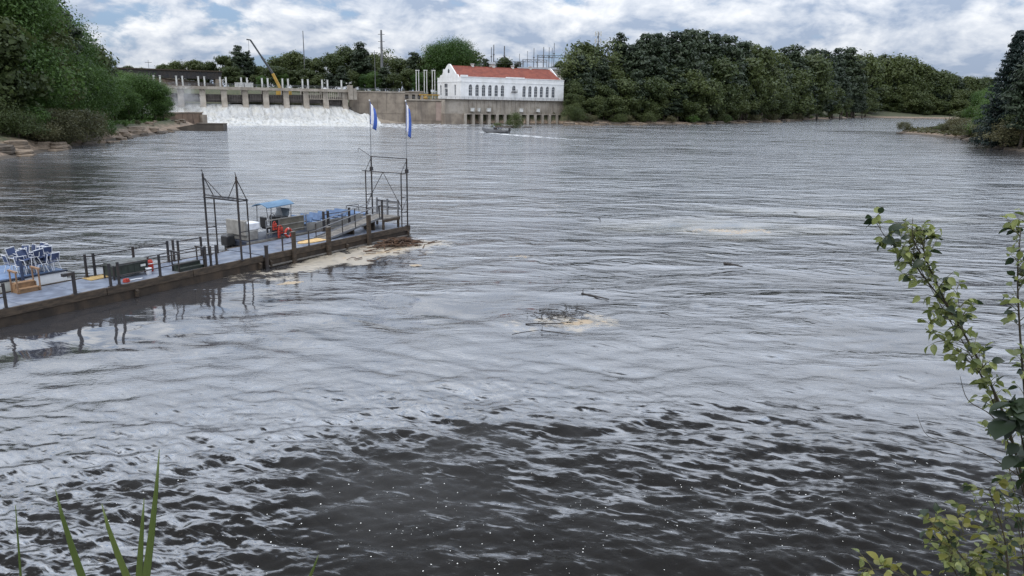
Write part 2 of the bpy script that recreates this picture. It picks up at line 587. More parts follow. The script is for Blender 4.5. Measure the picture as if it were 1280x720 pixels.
def build_ground():
    xs = np.concatenate([axis_pts(-180, 250, 2.5, 9000)])
    ys = axis_pts(-10, 470, 2.5, 9000)
    xs = np.unique(np.concatenate([xs, np.arange(-6, 12, .5)]))
    ys = np.unique(np.concatenate([ys, np.arange(-4, 12, .5)]))
    X, Y = np.meshgrid(xs, ys, indexing='xy')
    Z = ground_z(X, Y)
    V = np.stack([X.ravel(), Y.ravel(), Z.ravel()], 1)
    h, w = X.shape
    i = np.arange(h * w).reshape(h, w)
    F = np.stack([i[:-1, :-1].ravel(), i[:-1, 1:].ravel(), i[1:, 1:].ravel(), i[1:, :-1].ravel()], 1)
    m, g, bs, out = new_mat('ground')
    P = g.n('ShaderNodeNewGeometry').outputs['Position']
    sep = g.n('ShaderNodeSeparateXYZ')
    g.l(P, sep.inputs[0])
    n = g.noise(P, .25, 6, .6)
    n2 = g.noise(P, 1.5, 5, .65)
    green = g.mix(g.step(n2, .35, .65), (.030, .040, .016), (.070, .066, .030))
    sand = g.mix(g.step(n2, .35, .65), (.25, .18, .125), (.12, .09, .065))
    wet = g.mix(n, (.05, .04, .03), (.08, .062, .046))
    hgt = g.m('ADD', sep.outputs[2], g.m('MULTIPLY', g.m('SUBTRACT', n, .5), 3.0))
    c = g.mix(g.step(hgt, 1.2, 2.2), sand, green)
    c = g.mix(g.step(sep.outputs[2], .25, .6), wet, c)
    g.l(c, bs.inputs['Base Color'])
    bs.inputs['Roughness'].default_value = .9
    b = g.n('ShaderNodeBump')
    b.inputs['Distance'].default_value = .25
    g.l(n2, b.inputs['Height'])
    g.l(b.outputs[0], bs.inputs['Normal'])
    o = link('ground', np_mesh('ground', V, F, m, True))
    tag(o, 'wooded sandy ground of the river banks', kind='structure')


build_ground()

# ------------------------------------------------------------------ the river


def wave_tile(n, size, lmin, lmax, spread, wind, seed, power=4.0):
    """A periodic random sea, height and sideways shift, from its spectrum."""
    r = np.random.default_rng(seed)
    k1 = np.fft.fftfreq(n, size / n) * 2 * PI
    KX, KY = np.meshgrid(k1, k1, indexing='ij')
    K = np.hypot(KX, KY)
    K[0, 0] = 1
    th = np.arctan2(KY, KX) - wind
    amp = K ** (-power / 2) * np.exp(-(2 * PI / lmax / K) ** 4) * np.exp(-(K * lmin / (2 * PI)) ** 4)
    amp *= (np.abs(np.cos(th)) ** spread + .12)
    amp[0, 0] = 0
    H = amp * (r.normal(size=K.shape) + 1j * r.normal(size=K.shape))
    h = np.fft.ifft2(H).real
    hx, hy = np.fft.ifft2(1j * KX * H).real, np.fft.ifft2(1j * KY * H).real
    slope = math.sqrt((hx ** 2 + hy ** 2).mean())
    dx, dy = np.fft.ifft2(-1j * KX / K * H).real, np.fft.ifft2(-1j * KY / K * H).real
    return h / slope, dx / slope, dy / slope


def sample(tile, size, X, Y, rot):
    n = tile.shape[0]
    c, s = math.cos(rot), math.sin(rot)
    u, v = (c * X + s * Y) / size * n, (-s * X + c * Y) / size * n
    ui, vi = np.floor(u).astype(int), np.floor(v).astype(int)
    fu, fv = u - ui, v - vi
    return (tile[ui % n, vi % n] * (1 - fu) + tile[(ui + 1) % n, vi % n] * fu) * (1 - fv) + (tile[ui % n, (vi + 1) % n] * (1 - fu) + tile[(ui + 1) % n, (vi + 1) % n] * fu) * fv


def patch(X, Y, c, rx, ry, rot, ragged=.5, ns=1.0):
    """Soft ragged blob, 1 at the heart."""
    cs, sn = math.cos(rot), math.sin(rot)
    dx, dy = X - c[0], Y - c[1]
    u, v = (cs * dx + sn * dy) / rx, (-sn * dx + cs * dy) / ry
    d = np.sqrt(u * u + v * v) + ragged * (fbm(X * ns + 5, Y * ns * 1.0 + 8, 4) - .5) * 2
    return sstep(1.1, .35, d)


def build_water():
    ncol, nrow = 1080, 680
    phi = np.linspace(R(-47), R(47), ncol)
    inv = np.linspace(1 / 7.0, 1 / 140.0, nrow)
    d = 1 / inv
    d = np.concatenate([d, np.linspace(143, 420, 95), 420 * np.exp(np.linspace(.03, math.log(9000 / 420), 45))])
    D, PH = np.meshgrid(d, phi, indexing='ij')
    X, Y = D * np.sin(PH), D * np.cos(PH)
    # the sea states: short ripples and longer waves left by the current
    s1, s2, s3 = 21.0, 33.0, 57.0
    rip = wave_tile(512, s1, .16, 1.5, 1.4, 1.25, 3, 3.6)
    mid = wave_tile(512, s2, .6, 3.2, 1.6, 1.75, 4, 4.0)
    lng = wave_tile(512, s3, 2.5, 9.0, 2.5, 2.0, 5, 4.0)
    gust = sstep(.32, .66, fbm(X / 9 + 3, Y / 13 + 20, 4))                 # ruffled and slick patches
    gust2 = sstep(.35, .65, fbm(X / 38 + 33, Y / 30 + 2, 3))
    slick = patch(X, Y, at(900, 284), 11, 5.5, .1, .5, .25) + patch(X, Y, at(1040, 268), 16, 3.6, -.25, .4, .2) + .8 * patch(X, Y, at(640, 380), 5, 2.6, .2, .6, .5)
    pale = np.clip(slick - .8 * patch(X, Y, at(640, 380), 5, 2.6, .2, .6, .5), 0, 1)
    slick += patch(X, Y, at(430, 318), 5.5, 2.2, .85, .5, .5)
    slick = np.clip(slick, 0, 1)
    lee = sstep(60, 25, Y) * 0
    dock_lee = patch(X, Y, at(210, 388), 19, 4.6, 1.04, .25, .25)
    calm = np.maximum(slick, 1.0 * dock_lee)
    a1 = (.070 + .10 * gust) * (1 - .9 * calm) * (1 + .8 * sstep(26, 16, D))
    a2 = (.075 + .080 * gust2) * (1 - .75 * calm)
    a3 = .030 + .012 * gust2
    f1, f2, f3 = sstep(36, 18, D), sstep(48, 28, D), sstep(75, 40, D)
    Z = np.zeros_like(X)
    OX, OY = np.zeros_like(X), np.zeros_like(X)
    for (h, dx, dy), size, rot, a, ch in ((rip, s1, .2, a1 * f1, .25), (mid, s2, -.3, a2 * f2, .6), (lng, s3, .1, a3 * f3, .7)):
        Z += sample(h, size, X, Y, rot) * a
        gx, gy = sample(dx, size, X, Y, rot) * a * ch, sample(dy, size, X, Y, rot) * a * ch
        c, s = math.cos(rot), math.sin(rot)
        OX += c * gx - s * gy
        OY += s * gx + c * gy
    # the motor boat's wake far out: a low ridge behind it
    b, e = at(640, 172), at(760, 178)
    V = np.stack([(X + OX).ravel(), (Y + OY).ravel(), Z.ravel()], 1)
    h, w = X.shape
    i = np.arange(h * w).reshape(h, w)
    F = np.stack([i[:-1, :-1].ravel(), i[:-1, 1:].ravel(), i[1:, 1:].ravel(), i[1:, :-1].ravel()], 1)
    # attributes: what the current carries, and where sky gleam is painted
    foam = .95 * patch(X, Y, at(425, 325), 9.0, 2.3, .98, .7, .7)
    foam = np.maximum(foam, .95 * patch(X, Y, at(485, 312), 5.0, 2.6, .7, .7, .8))
    foam = np.maximum(foam, .72 * patch(X, Y, at(712, 402), 2.6, 1.6, .3, 1.0, 1.4))
    foam = np.maximum(foam, .35 * patch(X, Y, at(900, 286), 7, 2.4, .1, .6, .6))
    foam = np.maximum(foam, .40 * patch(X, Y, at(640, 322), 3.5, .7, .1, .8, .8))
    foam = np.maximum(foam, .30 * patch(X, Y, at(1040, 266), 14, 2.2, -.25, .6, .3))
    w0, w1, w2, b0 = at(632, 168), at(690, 172.5), at(770, 178), at(600, 165)
    froth_boat = sstep(3.2, .6, seg_dist(X, Y, [w0[:2], w1[:2], w2[:2]])) * sstep(28, 0, X) * .95 + sstep(2.4, .6, seg_dist(X, Y, [b0[:2], w0[:2]])) * .8
    tan = patch(X, Y, at(362, 354), .75, .32, .6, .5, 3) + patch(X, Y, at(732, 402), 1.1, .55, .15, .7, 2.2) + .62 * patch(X, Y, at(905, 289), 3.6, 1.7, .1, .9, .9) + patch(X, Y, at(648, 322), 1.2, .25, .0, .7, 1.5)
    tan += .8 * patch(X, Y, at(470, 316), 2.6, .5, .8, .6, 1.2) + patch(X, Y, at(520, 332), .6, .4, .3, .6, 2)
    foam = np.maximum(foam, np.clip(tan, 0, 1) * .95)
    # froth streaming away from the spillway
    dd = seg_dist(X, Y, [(-125, 286), (-72, 304)])
    froth = sstep(95, 2, dd) * sstep(.30, .62, fbm(X / 4 + 3, Y / 9 + 2, 4) + .28 * sstep(40, 0, dd))
    froth = np.maximum(froth, froth_boat)
    far = sstep(22, 48, D)
    fleck = sstep(.36, .58, fbm(X / 3.2 + 60, Y / 2.2 + 4, 3)) * sstep(18.5, 14.5, Y + 1.5 * (fbm(X / 2, Y / 2, 2) - .5) - .10 * X)
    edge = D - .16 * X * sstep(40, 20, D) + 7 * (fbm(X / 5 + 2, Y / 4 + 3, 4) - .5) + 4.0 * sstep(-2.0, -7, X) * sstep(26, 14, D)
    cover = .20 + .22 * sstep(14, 18.5, edge) + .30 * sstep(17, 24, edge) + .30 * sstep(21, 36, edge)  # share of painted sky gleam, growing with distance
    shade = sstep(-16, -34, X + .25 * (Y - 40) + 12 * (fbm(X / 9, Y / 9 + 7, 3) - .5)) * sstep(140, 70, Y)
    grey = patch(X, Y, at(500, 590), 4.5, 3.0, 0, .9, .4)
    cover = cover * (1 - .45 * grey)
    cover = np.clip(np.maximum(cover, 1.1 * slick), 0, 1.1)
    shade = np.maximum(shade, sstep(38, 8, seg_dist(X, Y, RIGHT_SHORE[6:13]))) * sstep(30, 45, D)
    dzy = np.gradient(Z, axis=0) / np.maximum(np.gradient(Y, axis=0), 1e-4)
    crest = np.clip(-dzy * 4, -1, 1)
    silt = np.maximum(grey, .4 * sstep(.5, .7, fbm(X / 7 + 12, Y / 7 + 51, 3)) * sstep(30, 14, Y))
    m = water_material()
    me = np_mesh('water', V, F, m, True)
    for nm, a in (('foam', foam), ('tan', np.clip(tan, 0, 1)), ('froth', froth), ('far', far), ('fleck', fleck), ('silt', silt), ('slick', calm), ('pale', pale), ('shade', shade), ('far_gleam', sstep(40, 95, D)), ('cover', cover), ('crest', crest), ('gust', gust)):
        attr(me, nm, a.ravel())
    tag(link('water', me), 'dark rippled brown river with floating foam', kind='structure')


def water_material():
    m, g, bs, out = new_mat('river_water')
    A = lambda n: g.n('ShaderNodeAttribute', attribute_name=n).outputs['Fac']
    P = g.n('ShaderNodeNewGeometry').outputs['Position']
    body = g.mix(A('silt'), (.010, .009, .008), (.024, .023, .022))
    # thin foam with sky gleam painted in: whole in mid-river, shredded near the bank
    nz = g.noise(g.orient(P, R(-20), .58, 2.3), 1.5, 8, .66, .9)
    nz = g.m('ADD', nz, g.m('MULTIPLY', A('crest'), .15))  # painted gleam favours the far faces of the waves
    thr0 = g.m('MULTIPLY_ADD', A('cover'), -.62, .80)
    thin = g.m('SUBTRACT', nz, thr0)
    gleam_film = g.step(thin, -.075, .085)
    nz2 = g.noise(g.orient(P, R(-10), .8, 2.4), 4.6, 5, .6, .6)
    gleam_film2 = g.step(g.m('ADD', g.m('SUBTRACT', nz2, .54), g.m('MULTIPLY', thin, .5)), -.03, .06)
    gleam_film = g.m('MAXIMUM', gleam_film, g.m('MULTIPLY', gleam_film2, .12))
    body = g.mix(g.m('MULTIPLY', gleam_film, g.step(thin, -.02, .3, .6, 1.0)), body, (.035, .034, .036))
    body = g.mix(g.m('MULTIPLY', A('pale'), g.step(g.noise(P, .5, 5, .6), .25, .7, .35, .95)), body, (.24, .23, .205))
    # far water painted paler to imitate sky gleam, except where trees reflect
    air = g.m('MULTIPLY', g.m('MULTIPLY', A('far_gleam'), g.m('SUBTRACT', 1.0, A('shade'))), g.step(g.noise(g.orient(P, R(4), .16, .55), 1.0, 6, .62, .6), .32, .66, .15, 1.0))
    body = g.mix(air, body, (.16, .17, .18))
    # foam broken up by the current
    nf = g.noise(g.mapping(P, (1, 1.6, 1), rot=(0, 0, .4)), 2.2, 7, .68, .6)
    fo = A('foam')
    thr = g.m('SUBTRACT', .86, g.m('MULTIPLY', fo, .52))
    fmask = g.m('MULTIPLY', g.step(g.m('SUBTRACT', nf, thr), -.16, .16), g.step(fo, .02, .35))
    tanf = A('tan')
    tmask = g.m('MULTIPLY', g.step(g.m('SUBTRACT', g.noise(P, 5.0, 5, .65), g.m('SUBTRACT', .75, g.m('MULTIPLY', tanf, .45))), -.05, .06), g.step(tanf, .05, .3))
    frc = g.noise(g.mapping(P, (1, .55, 1)), .55, 7, .7)
    frm = g.m('MULTIPLY', A('froth'), g.step(frc, .40, .62), clamp=True)
    # flecks of foam close to the bank
    vo = g.n('ShaderNodeTexVoronoi', feature='F1')
    g.l(g.mapping(P, (1, 1, 0)), vo.inputs['Vector'])
    vo.inputs['Scale'].default_value = 9.0
    wsep = g.n('ShaderNodeSeparateColor')
    g.l(vo.outputs['Color'], wsep.inputs[0])
    rad = g.m('MULTIPLY_ADD', g.m('POWER', wsep.outputs[1], 2.5), .10, .04)
    dots = g.m('MULTIPLY', g.m('LESS_THAN', vo.outputs['Distance'], rad), g.m('LESS_THAN', wsep.outputs[0], g.m('MULTIPLY', g.m('MULTIPLY', A('fleck'), g.step(g.noise(P, 1.6, 4, .6), .34, .58)), 1.0)))
    col = g.mix(g.m('MULTIPLY', fmask, .62), body, (.45, .375, .265))
    col = g.mix(g.m('MULTIPLY', tmask, .68), col, (.31, .215, .11))
    col = g.mix(frm, col, (.66, .66, .65))
    col = g.mix(dots, col, (.62, .61, .58))
    g.l(col, bs.inputs['Base Color'])
    g.l(g.m('MULTIPLY_ADD', gleam_film, 2.5, 1.15), bs.inputs['IOR'])  # raised index lets the painted gleam imitate a bright mirrored sky
    solid = g.m('MAXIMUM', g.m('MAXIMUM', g.m('MULTIPLY', fmask, .75), tmask), g.m('MAXIMUM', frm, dots))
    g.l(g.m('MULTIPLY_ADD', solid, .6, g.m('MULTIPLY_ADD', A('far'), .075, .015)), bs.inputs['Roughness'])
    g.l(g.m('MULTIPLY_ADD', solid, -.35, .5), bs.inputs['Specular IOR Level'])
    # fine ripples, and the waves of the far water
    fine = g.noise(g.mapping(P, (1, 1.5, 1), rot=(0, 0, .3)), 5.0, 3, .6, .3)
    wav = g.noise(g.mapping(P, (.45, 1.0, 1), rot=(0, 0, -.12)), .75, 5, .48, .4)
    zone = g.step(g.noise(g.mapping(P, (.35, 1, 1), rot=(0, 0, .1)), .055, 4, .6), .36, .62, .35, 1.25)
    zone2 = g.step(g.noise(g.mapping(P, (.40, 1, 1)), .26, 5, .62, .5), .38, .60, .35, 1.25)
    zone = g.m('MULTIPLY', zone, zone2)
    amp = g.m('MULTIPLY', zone, g.m('MULTIPLY_ADD', A('slick'), -.88, 1.0))
    hh = g.m('MULTIPLY', fine, .021)
    hh = g.m('ADD', hh, g.m('MULTIPLY', g.m('MULTIPLY', wav, .50), A('far')))
    amp = g.m('MULTIPLY', amp, g.m('MULTIPLY_ADD', A('shade'), -.55, 1.0))
    hh = g.m('MULTIPLY', hh, amp)
    b = g.n('ShaderNodeBump')
    b.inputs['Distance'].default_value = 1.0
    b.inputs['Strength'].default_value = 1.0
    g.l(hh, b.inputs['Height'])
    g.l(b.outputs[0], bs.inputs['Normal'])
    return m


build_water()

# ------------------------------------------------------------------ spillway dam
DA, DB = at_depth(252.5, 110, 292), at_depth(429.5, 111.2, 312)
DZ = 13.3                                           # top of the deck
DAX = Vector((DB.x - DA.x, DB.y - DA.y, 0))
DLEN = DAX.length
DROT = math.atan2(DAX.y, DAX.x)
BAY = DLEN / 7


def build_dam():
    t = thing('spillway_dam', 'long concrete spillway dam with open gates pouring white water', 'dam', (DA.x, DA.y, 0), DROT)
    x0, x1 = -3.2 * BAY, DLEN + 3
    # pier: thick wall with a nose that leans downstream towards its foot (downstream is -y)
    prof = [(-2.2, DZ - 1.0), (-2.4, 9.5), (-3.4, 6.6), (-6.5, 3.0), (-8.5, .2), (-8.5, -1.5), (8, -1.5), (8, DZ - 1.0)]
    me = MB().extrude(prof, 'x', -1.05, 1.05).mesh('pier', M['concrete_pale'])
    for k in range(-3, 8):
        o = link('pier', me, None, t)
        o.location = (k * BAY, 0, 0)
    MB().box(x0, x1, -2.6, 3.2, DZ - .95, DZ - .35).build('deck', M['concrete_pale'], t)
    e = MB()
    e.box(x0, x1, -2.95, -2.6, DZ - 1.15, DZ - .05)
    e.box(x0, x1, 3.2, 3.5, DZ - 1.15, DZ - .05)
    e.build('edge_beam', M['concrete_pale'], t)
    post = MB().box(-.28, .28, -.3, .3, DZ - .35, DZ + 3.3).box(-.36, .36, -.38, .38, DZ + 3.3, DZ + 3.5).mesh('hoist_post', M['white_metal'])
    for k in range(-3, 8):
        for s in (-1.05, 1.05):
            if k == 7 and s > 0: continue
            o = link('hoist_post', post, None, t)
            o.location = (k * BAY + s, -1.4, 0)
    # crest and apron under the gates
    cr = MB().extrude([(-9.0, -1.2), (-5, 2.6), (-1.5, 5.6), (1.5, 6.3), (6, 6.3), (6, -1.2)], 'x', x0, x1)
    cr.build('crest', M['concrete_wet'], t)
    # gates: a curved steel skin with ribs, each raised by its own amount
    raise_ = [2.2, 2.1, 2.0, 1.9, 1.8, 2.6, 2.3, 2.5, 2.2, .9]
    ribm = None
    for i, k in enumerate(range(-3, 7)):
        g = MB()
        zb = 6.35 + raise_[i] * .55
        pts = []
        for j in range(6):
            a = j / 5
            pts.append((-.6 - 1.5 * (a * a) + .9 * a, zb + a * (3.0 if i < 8 else 3.3)))
        poly = pts + [(p[0] + .25, p[1]) for p in reversed(pts)]
        g.extrude(poly, 'x', k * BAY + 1.06, (k + 1) * BAY - 1.06)
        go = g.build('gate', M['gate_steel'], t)
        r = MB()
        for q in range(1, 6):
            x = k * BAY + 1.06 + (BAY - 2.1) * q / 6
            r.bar((x, -1.0, zb + .2), (x, -1.3, zb + 2.9), .2, .3)
        r.bar((k * BAY + 1.06, -1.15, zb + 1.0), ((k + 1) * BAY - 1.06, -1.15, zb + 1.0), .25, .25)
        r.build('rib', M['gate_steel'], go)
    # row of white hoist uprights hanging under the deck of the last two bays
    for k in (5, 6):
        h = MB()
        for q in range(7):
            x = k * BAY + 1.6 + (BAY - 3.2) * q / 6
            h.box(x - .17, x + .17, -2.55, -2.2, DZ - 3.9, DZ - 1.15)
        h.box(k * BAY + 1.1, (k + 1) * BAY - 1.1, -2.6, -2.15, DZ - 4.2, DZ - 3.9)
        h.build('gate_rack', M['concrete_pale'], t)
    rl = MB()
    for q in range(int((x1 - x0) / 2.2)):
        rl.bar((x0 + q * 2.2, -2.75, DZ - .05), (x0 + q * 2.2, -2.75, DZ + 1.0), .08)
    for z in (.55, 1.0):
        rl.bar((x0, -2.75, DZ + z), (x1, -2.75, DZ + z), .08)
    rl.build('railing', M['galv'], t)
    # end pier with white blocks
    MB().box(DLEN + 1.2, DLEN + 3.0, -4.2, -1.0, DZ - 4, DZ + 1.6).box(DLEN + 3.2, DLEN + 4.6, -3.6, -1.2, DZ - 4, DZ + .4).build('end_pier', M['concrete_pale'], t)
    # two pale control boxes on the deck
    for x in (1.55 * BAY, 1.95 * BAY + .4):
        b = MB().box(x, x + 3.2, -1.6, .8, DZ - .34, DZ + 1.5).box(x - .12, x + 3.32, -1.75, .95, DZ + 1.5, DZ + 1.62)
        b.build('control_box', M['white_metal'], t)


build_dam()


def build_whitewater():
    """Water shooting over the crest and the boil below it."""
    nx, ny = 420, 110
    xs = np.linspace(-3.2 * BAY, DLEN + 12, nx)
    t = np.linspace(0, 1, ny)
    Xl, T = np.meshgrid(xs, t, indexing='ij')
    y = 2.0 - T ** 1.25 * 46
    bay = Xl / BAY - np.floor(Xl / BAY)
    edge = np.minimum(bay, 1 - bay)
    prof = np.interp(y, [-46, -34, -24, -16, -11, -8, -5, -2.5, 0, 3], [-.25, .35, .9, 1.5, 2.4, 3.4, 4.9, 6.1, 6.75, 6.8])
    n = fbm(Xl / 2.4, y / 3.2, 5, .6)
    n2 = fbm(Xl / 9 + 8, y / 9 + 3, 3)
    n3 = fbm(Xl / 1.1 + 50, y / 4.5, 4, .6)
    boil = sstep(-4, -12, y)
    z = prof + boil * (n - .45) * 2.6 * sstep(-46, -20, y) + boil * (n2 - .5) * 2.2 * sstep(-46, -30, y) + (n3 - .5) * .35
    # the sheets pile up against the pier noses
    z += .9 * sstep(.28, .06, edge) * sstep(-2.5, -6.5, y) * sstep(-14, -8, y)
    out = (Xl < -3.15 * BAY) | (Xl > DLEN + 1.2)
    z = np.where((Xl > DLEN + .2), z - (Xl - DLEN) * .42 * sstep(-8, 0, y) - .12 * (Xl - DLEN), z)
    yj = y + (n - .5) * 1.5 * boil + 8 * (fbm(Xl / 13, Xl * 0 + 4, 3) - .5) * sstep(-30, -46, y)
    V = np.stack([Xl.ravel(), yj.ravel(), z.ravel()], 1)
    i = np.arange(nx * ny).reshape(nx, ny)
    F = np.stack([i[:-1, :-1].ravel(), i[:-1, 1:].ravel(), i[1:, 1:].ravel(), i[1:, :-1].ravel()], 1)
    m, g, bs, o_ = new_mat('white_water')
    P = g.n('ShaderNodeTexCoord').outputs['Object']
    a = g.noise(g.mapping(P, (1.5, .22, .22)), .8, 8, .70)
    b = g.noise(P, .25, 5, .6)
    c = g.mix(g.step(a, .30, .58), (.20, .195, .175), (.47, .47, .455))
    c = g.mix(g.m('MULTIPLY', g.step(b, .45, .70), .5), c, (.50, .46, .37))
    g.l(c, bs.inputs['Base Color'])
    bs.inputs['Roughness'].default_value = .6
    bp = g.n('ShaderNodeBump')
    bp.inputs['Distance'].default_value = .35
    g.l(a, bp.inputs['Height'])
    g.l(bp.outputs[0], bs.inputs['Normal'])
    o = link('white_water', np_mesh('white_water', V, F, m, True))
    o.location, o.rotation_euler = (DA.x, DA.y, 0), (0, 0, DROT)
    tag(o, 'churning white water below the spillway dam', kind='stuff')
    # the pool held behind the dam
    r = MB().add([(-3.2 * BAY, 3.4, 6.9), (DLEN + 2, 3.4, 6.9), (DLEN + 8, 60, 6.9), (-3.2 * BAY - 30, 60, 6.9)], [(0, 1, 2, 3)])
    pm, g, bs, o_ = new_mat('pool_water')
    bs.inputs['Base Color'].default_value = (.02, .017, .013, 1)
    bs.inputs['Roughness'].default_value = .12
    o = r.build('reservoir_water', pm)
    o.location, o.rotation_euler = (DA.x, DA.y, 0), (0, 0, DROT)
    tag(o, kind='structure')


build_whitewater()


def build_mist():
    c = at_depth(228, 128, 284)
    b = MB().ball((0, 0, 0), (9, 6, 8.5), 16, 10)
    m = bpy.data.materials.new('mist')
    m.use_nodes = True
    m.node_tree.nodes.clear()
    g = NT(m.node_tree)
    out = g.n('ShaderNodeOutputMaterial')
    v = g.n('ShaderNodeVolumePrincipled')
    v.inputs['Color'].default_value = (.95, .95, .96, 1)
    tc = g.n('ShaderNodeTexCoord').outputs['Object']
    d = g.vm('LENGTH', g.mapping(tc, (1 / 9, 1 / 6, 1 / 8.5)), out=1)
    n = g.noise(tc, .22, 4, .6)
    den = g.m('MULTIPLY', g.step(d, 1.0, .25), g.step(n, .36, .66))
    g.l(g.m('MULTIPLY', den, .20), v.inputs['Density'])
    g.l(v.outputs[0], out.inputs['Volume'])
    o = b.build('mist', m, smooth=True)
    o.location = (c.x, c.y, 7.5)
    tag(o, 'white spray rising at the shoreward end of the dam', kind='stuff')
    # thinner spray hanging over the boil along the whole foot
    m2 = m.copy()
    for nd in m2.node_tree.nodes:
        if nd.type == 'MAPPING': nd.inputs[3].default_value = (1 / 46, 1 / 9, 1 / 4.6)
        if nd.type == 'MATH' and nd.operation == 'MULTIPLY' and not nd.inputs[1].is_linked: nd.inputs[1].default_value = .08
    o = MB().ball((0, 0, 0), (46, 9, 4.6), 24, 10).build('mist', m2, smooth=True)
    c = DA.lerp(DB, .5)
    o.location, o.rotation_euler = (c.x + 2, c.y - 17, 2.2), (0, 0, DROT)
    tag(o, 'thin spray hanging over the white water at the foot of the dam', kind='stuff')


build_mist()


# ------------------------------------------------------------------ powerhouse
PA = at(576, 155)
PB = at_depth(704, 130, 352)
PDIR = Vector((PB.x - PA.x, PB.y - PA.y, 0))
PL = PDIR.length
PROT = math.atan2(PDIR.y, PDIR.x)
PW = 23.0
BZ, EZ = 10.3, 19.4                              # foot of the white walls, top of the long parapet


def arch(xc, w, zs, z1, n=8):
    """Outline points of an arch head from right springing to left springing."""
    r = w / 2
    h = z1 - zs
    return [(xc + r * math.cos(PI * k / n), zs + h * math.sin(PI * k / n)) for k in range(n + 1)]


def wall_with_windows(length, z0, z1, openings, depth, top=None):
    """A wall along x at y=0 (outer face) with arched openings recessed by depth. top(x) gives the wall head."""
    top = top or (lambda x: z1)
    w = MB()
    x = 0.0
    cuts = sorted(openings, key=lambda o: o[0])
    for xc, wd, zs, zsp, zt in cuts:
        a, b = xc - wd / 2, xc + wd / 2
        w.add([(x, 0, z0), (a, 0, z0), (a, 0, top(a)), (x, 0, top(x))], [(0, 1, 2, 3)])
        w.add([(a, 0, z0), (b, 0, z0), (b, 0, zs), (a, 0, zs)], [(0, 1, 2, 3)])
        ar = arch(xc, wd, zsp, zt)
        n = len(ar)
        head = [(p[0], 0, p[1]) for p in ar] + [(a, 0, top(a)), (b, 0, top(b))]
        # strips from the arch to the head of the wall
        for k in range(n - 1):
            p, q = ar[k], ar[k + 1]
            w.add([(p[0], 0, p[1]), (p[0], 0, top(p[0])), (q[0], 0, top(q[0])), (q[0], 0, q[1])], [(0, 1, 2, 3)])
        ring = [(b, zs)] + ar + [(a, zs)]
        for k in range(len(ring)):
            p, q = ring[k], ring[(k + 1) % len(ring)]
            w.add([(p[0], 0, p[1]), (p[0], depth, p[1]), (q[0], depth, q[1]), (q[0], 0, q[1])], [(0, 1, 2, 3)])
        x = b
    w.add([(x, 0, z0), (length, 0, z0), (length, 0, top(length)), (x, 0, top(x))], [(0, 1, 2, 3)])
    return w


def window_meshes(wd, hs, hspring, ht, bars):
    """Pane and frame of one arched window, its sill at z=0, centred on x=0, facing -y."""
    ar = arch(0, wd, hspring, ht)
    pane = MB().add([(wd / 2, 0, 0)] and [(-wd / 2, 0, 0), (wd / 2, 0, 0)] + [(p[0], 0, p[1]) for p in ar], [tuple(range(len(ar) + 2))])
    f = MB()
    t = .16
    for s in (-1, 1):
        f.box(s * (wd / 2 - t / 2) - t / 2, s * (wd / 2 - t / 2) + t / 2, -.1, -.01, 0, hspring)
    f.box(-wd / 2 + t, wd / 2 - t, -.1, -.01, 0, t)
    for k in range(len(ar) - 1):
        p, q = ar[k], ar[k + 1]
        f.bar((p[0] * .95, -.06, p[1] - .07), (q[0] * .95, -.06, q[1] - .07), .1, .16)
    for z in bars:
        f.box(-wd / 2 + t, wd / 2 - t, -.085, -.015, z - .09, z + .09)
    f.box(-.08, .08, -.095, -.012, t, ht - .25)
    return pane.mesh('window', M['window_glass']), f.mesh('frame', M['window_frame'])


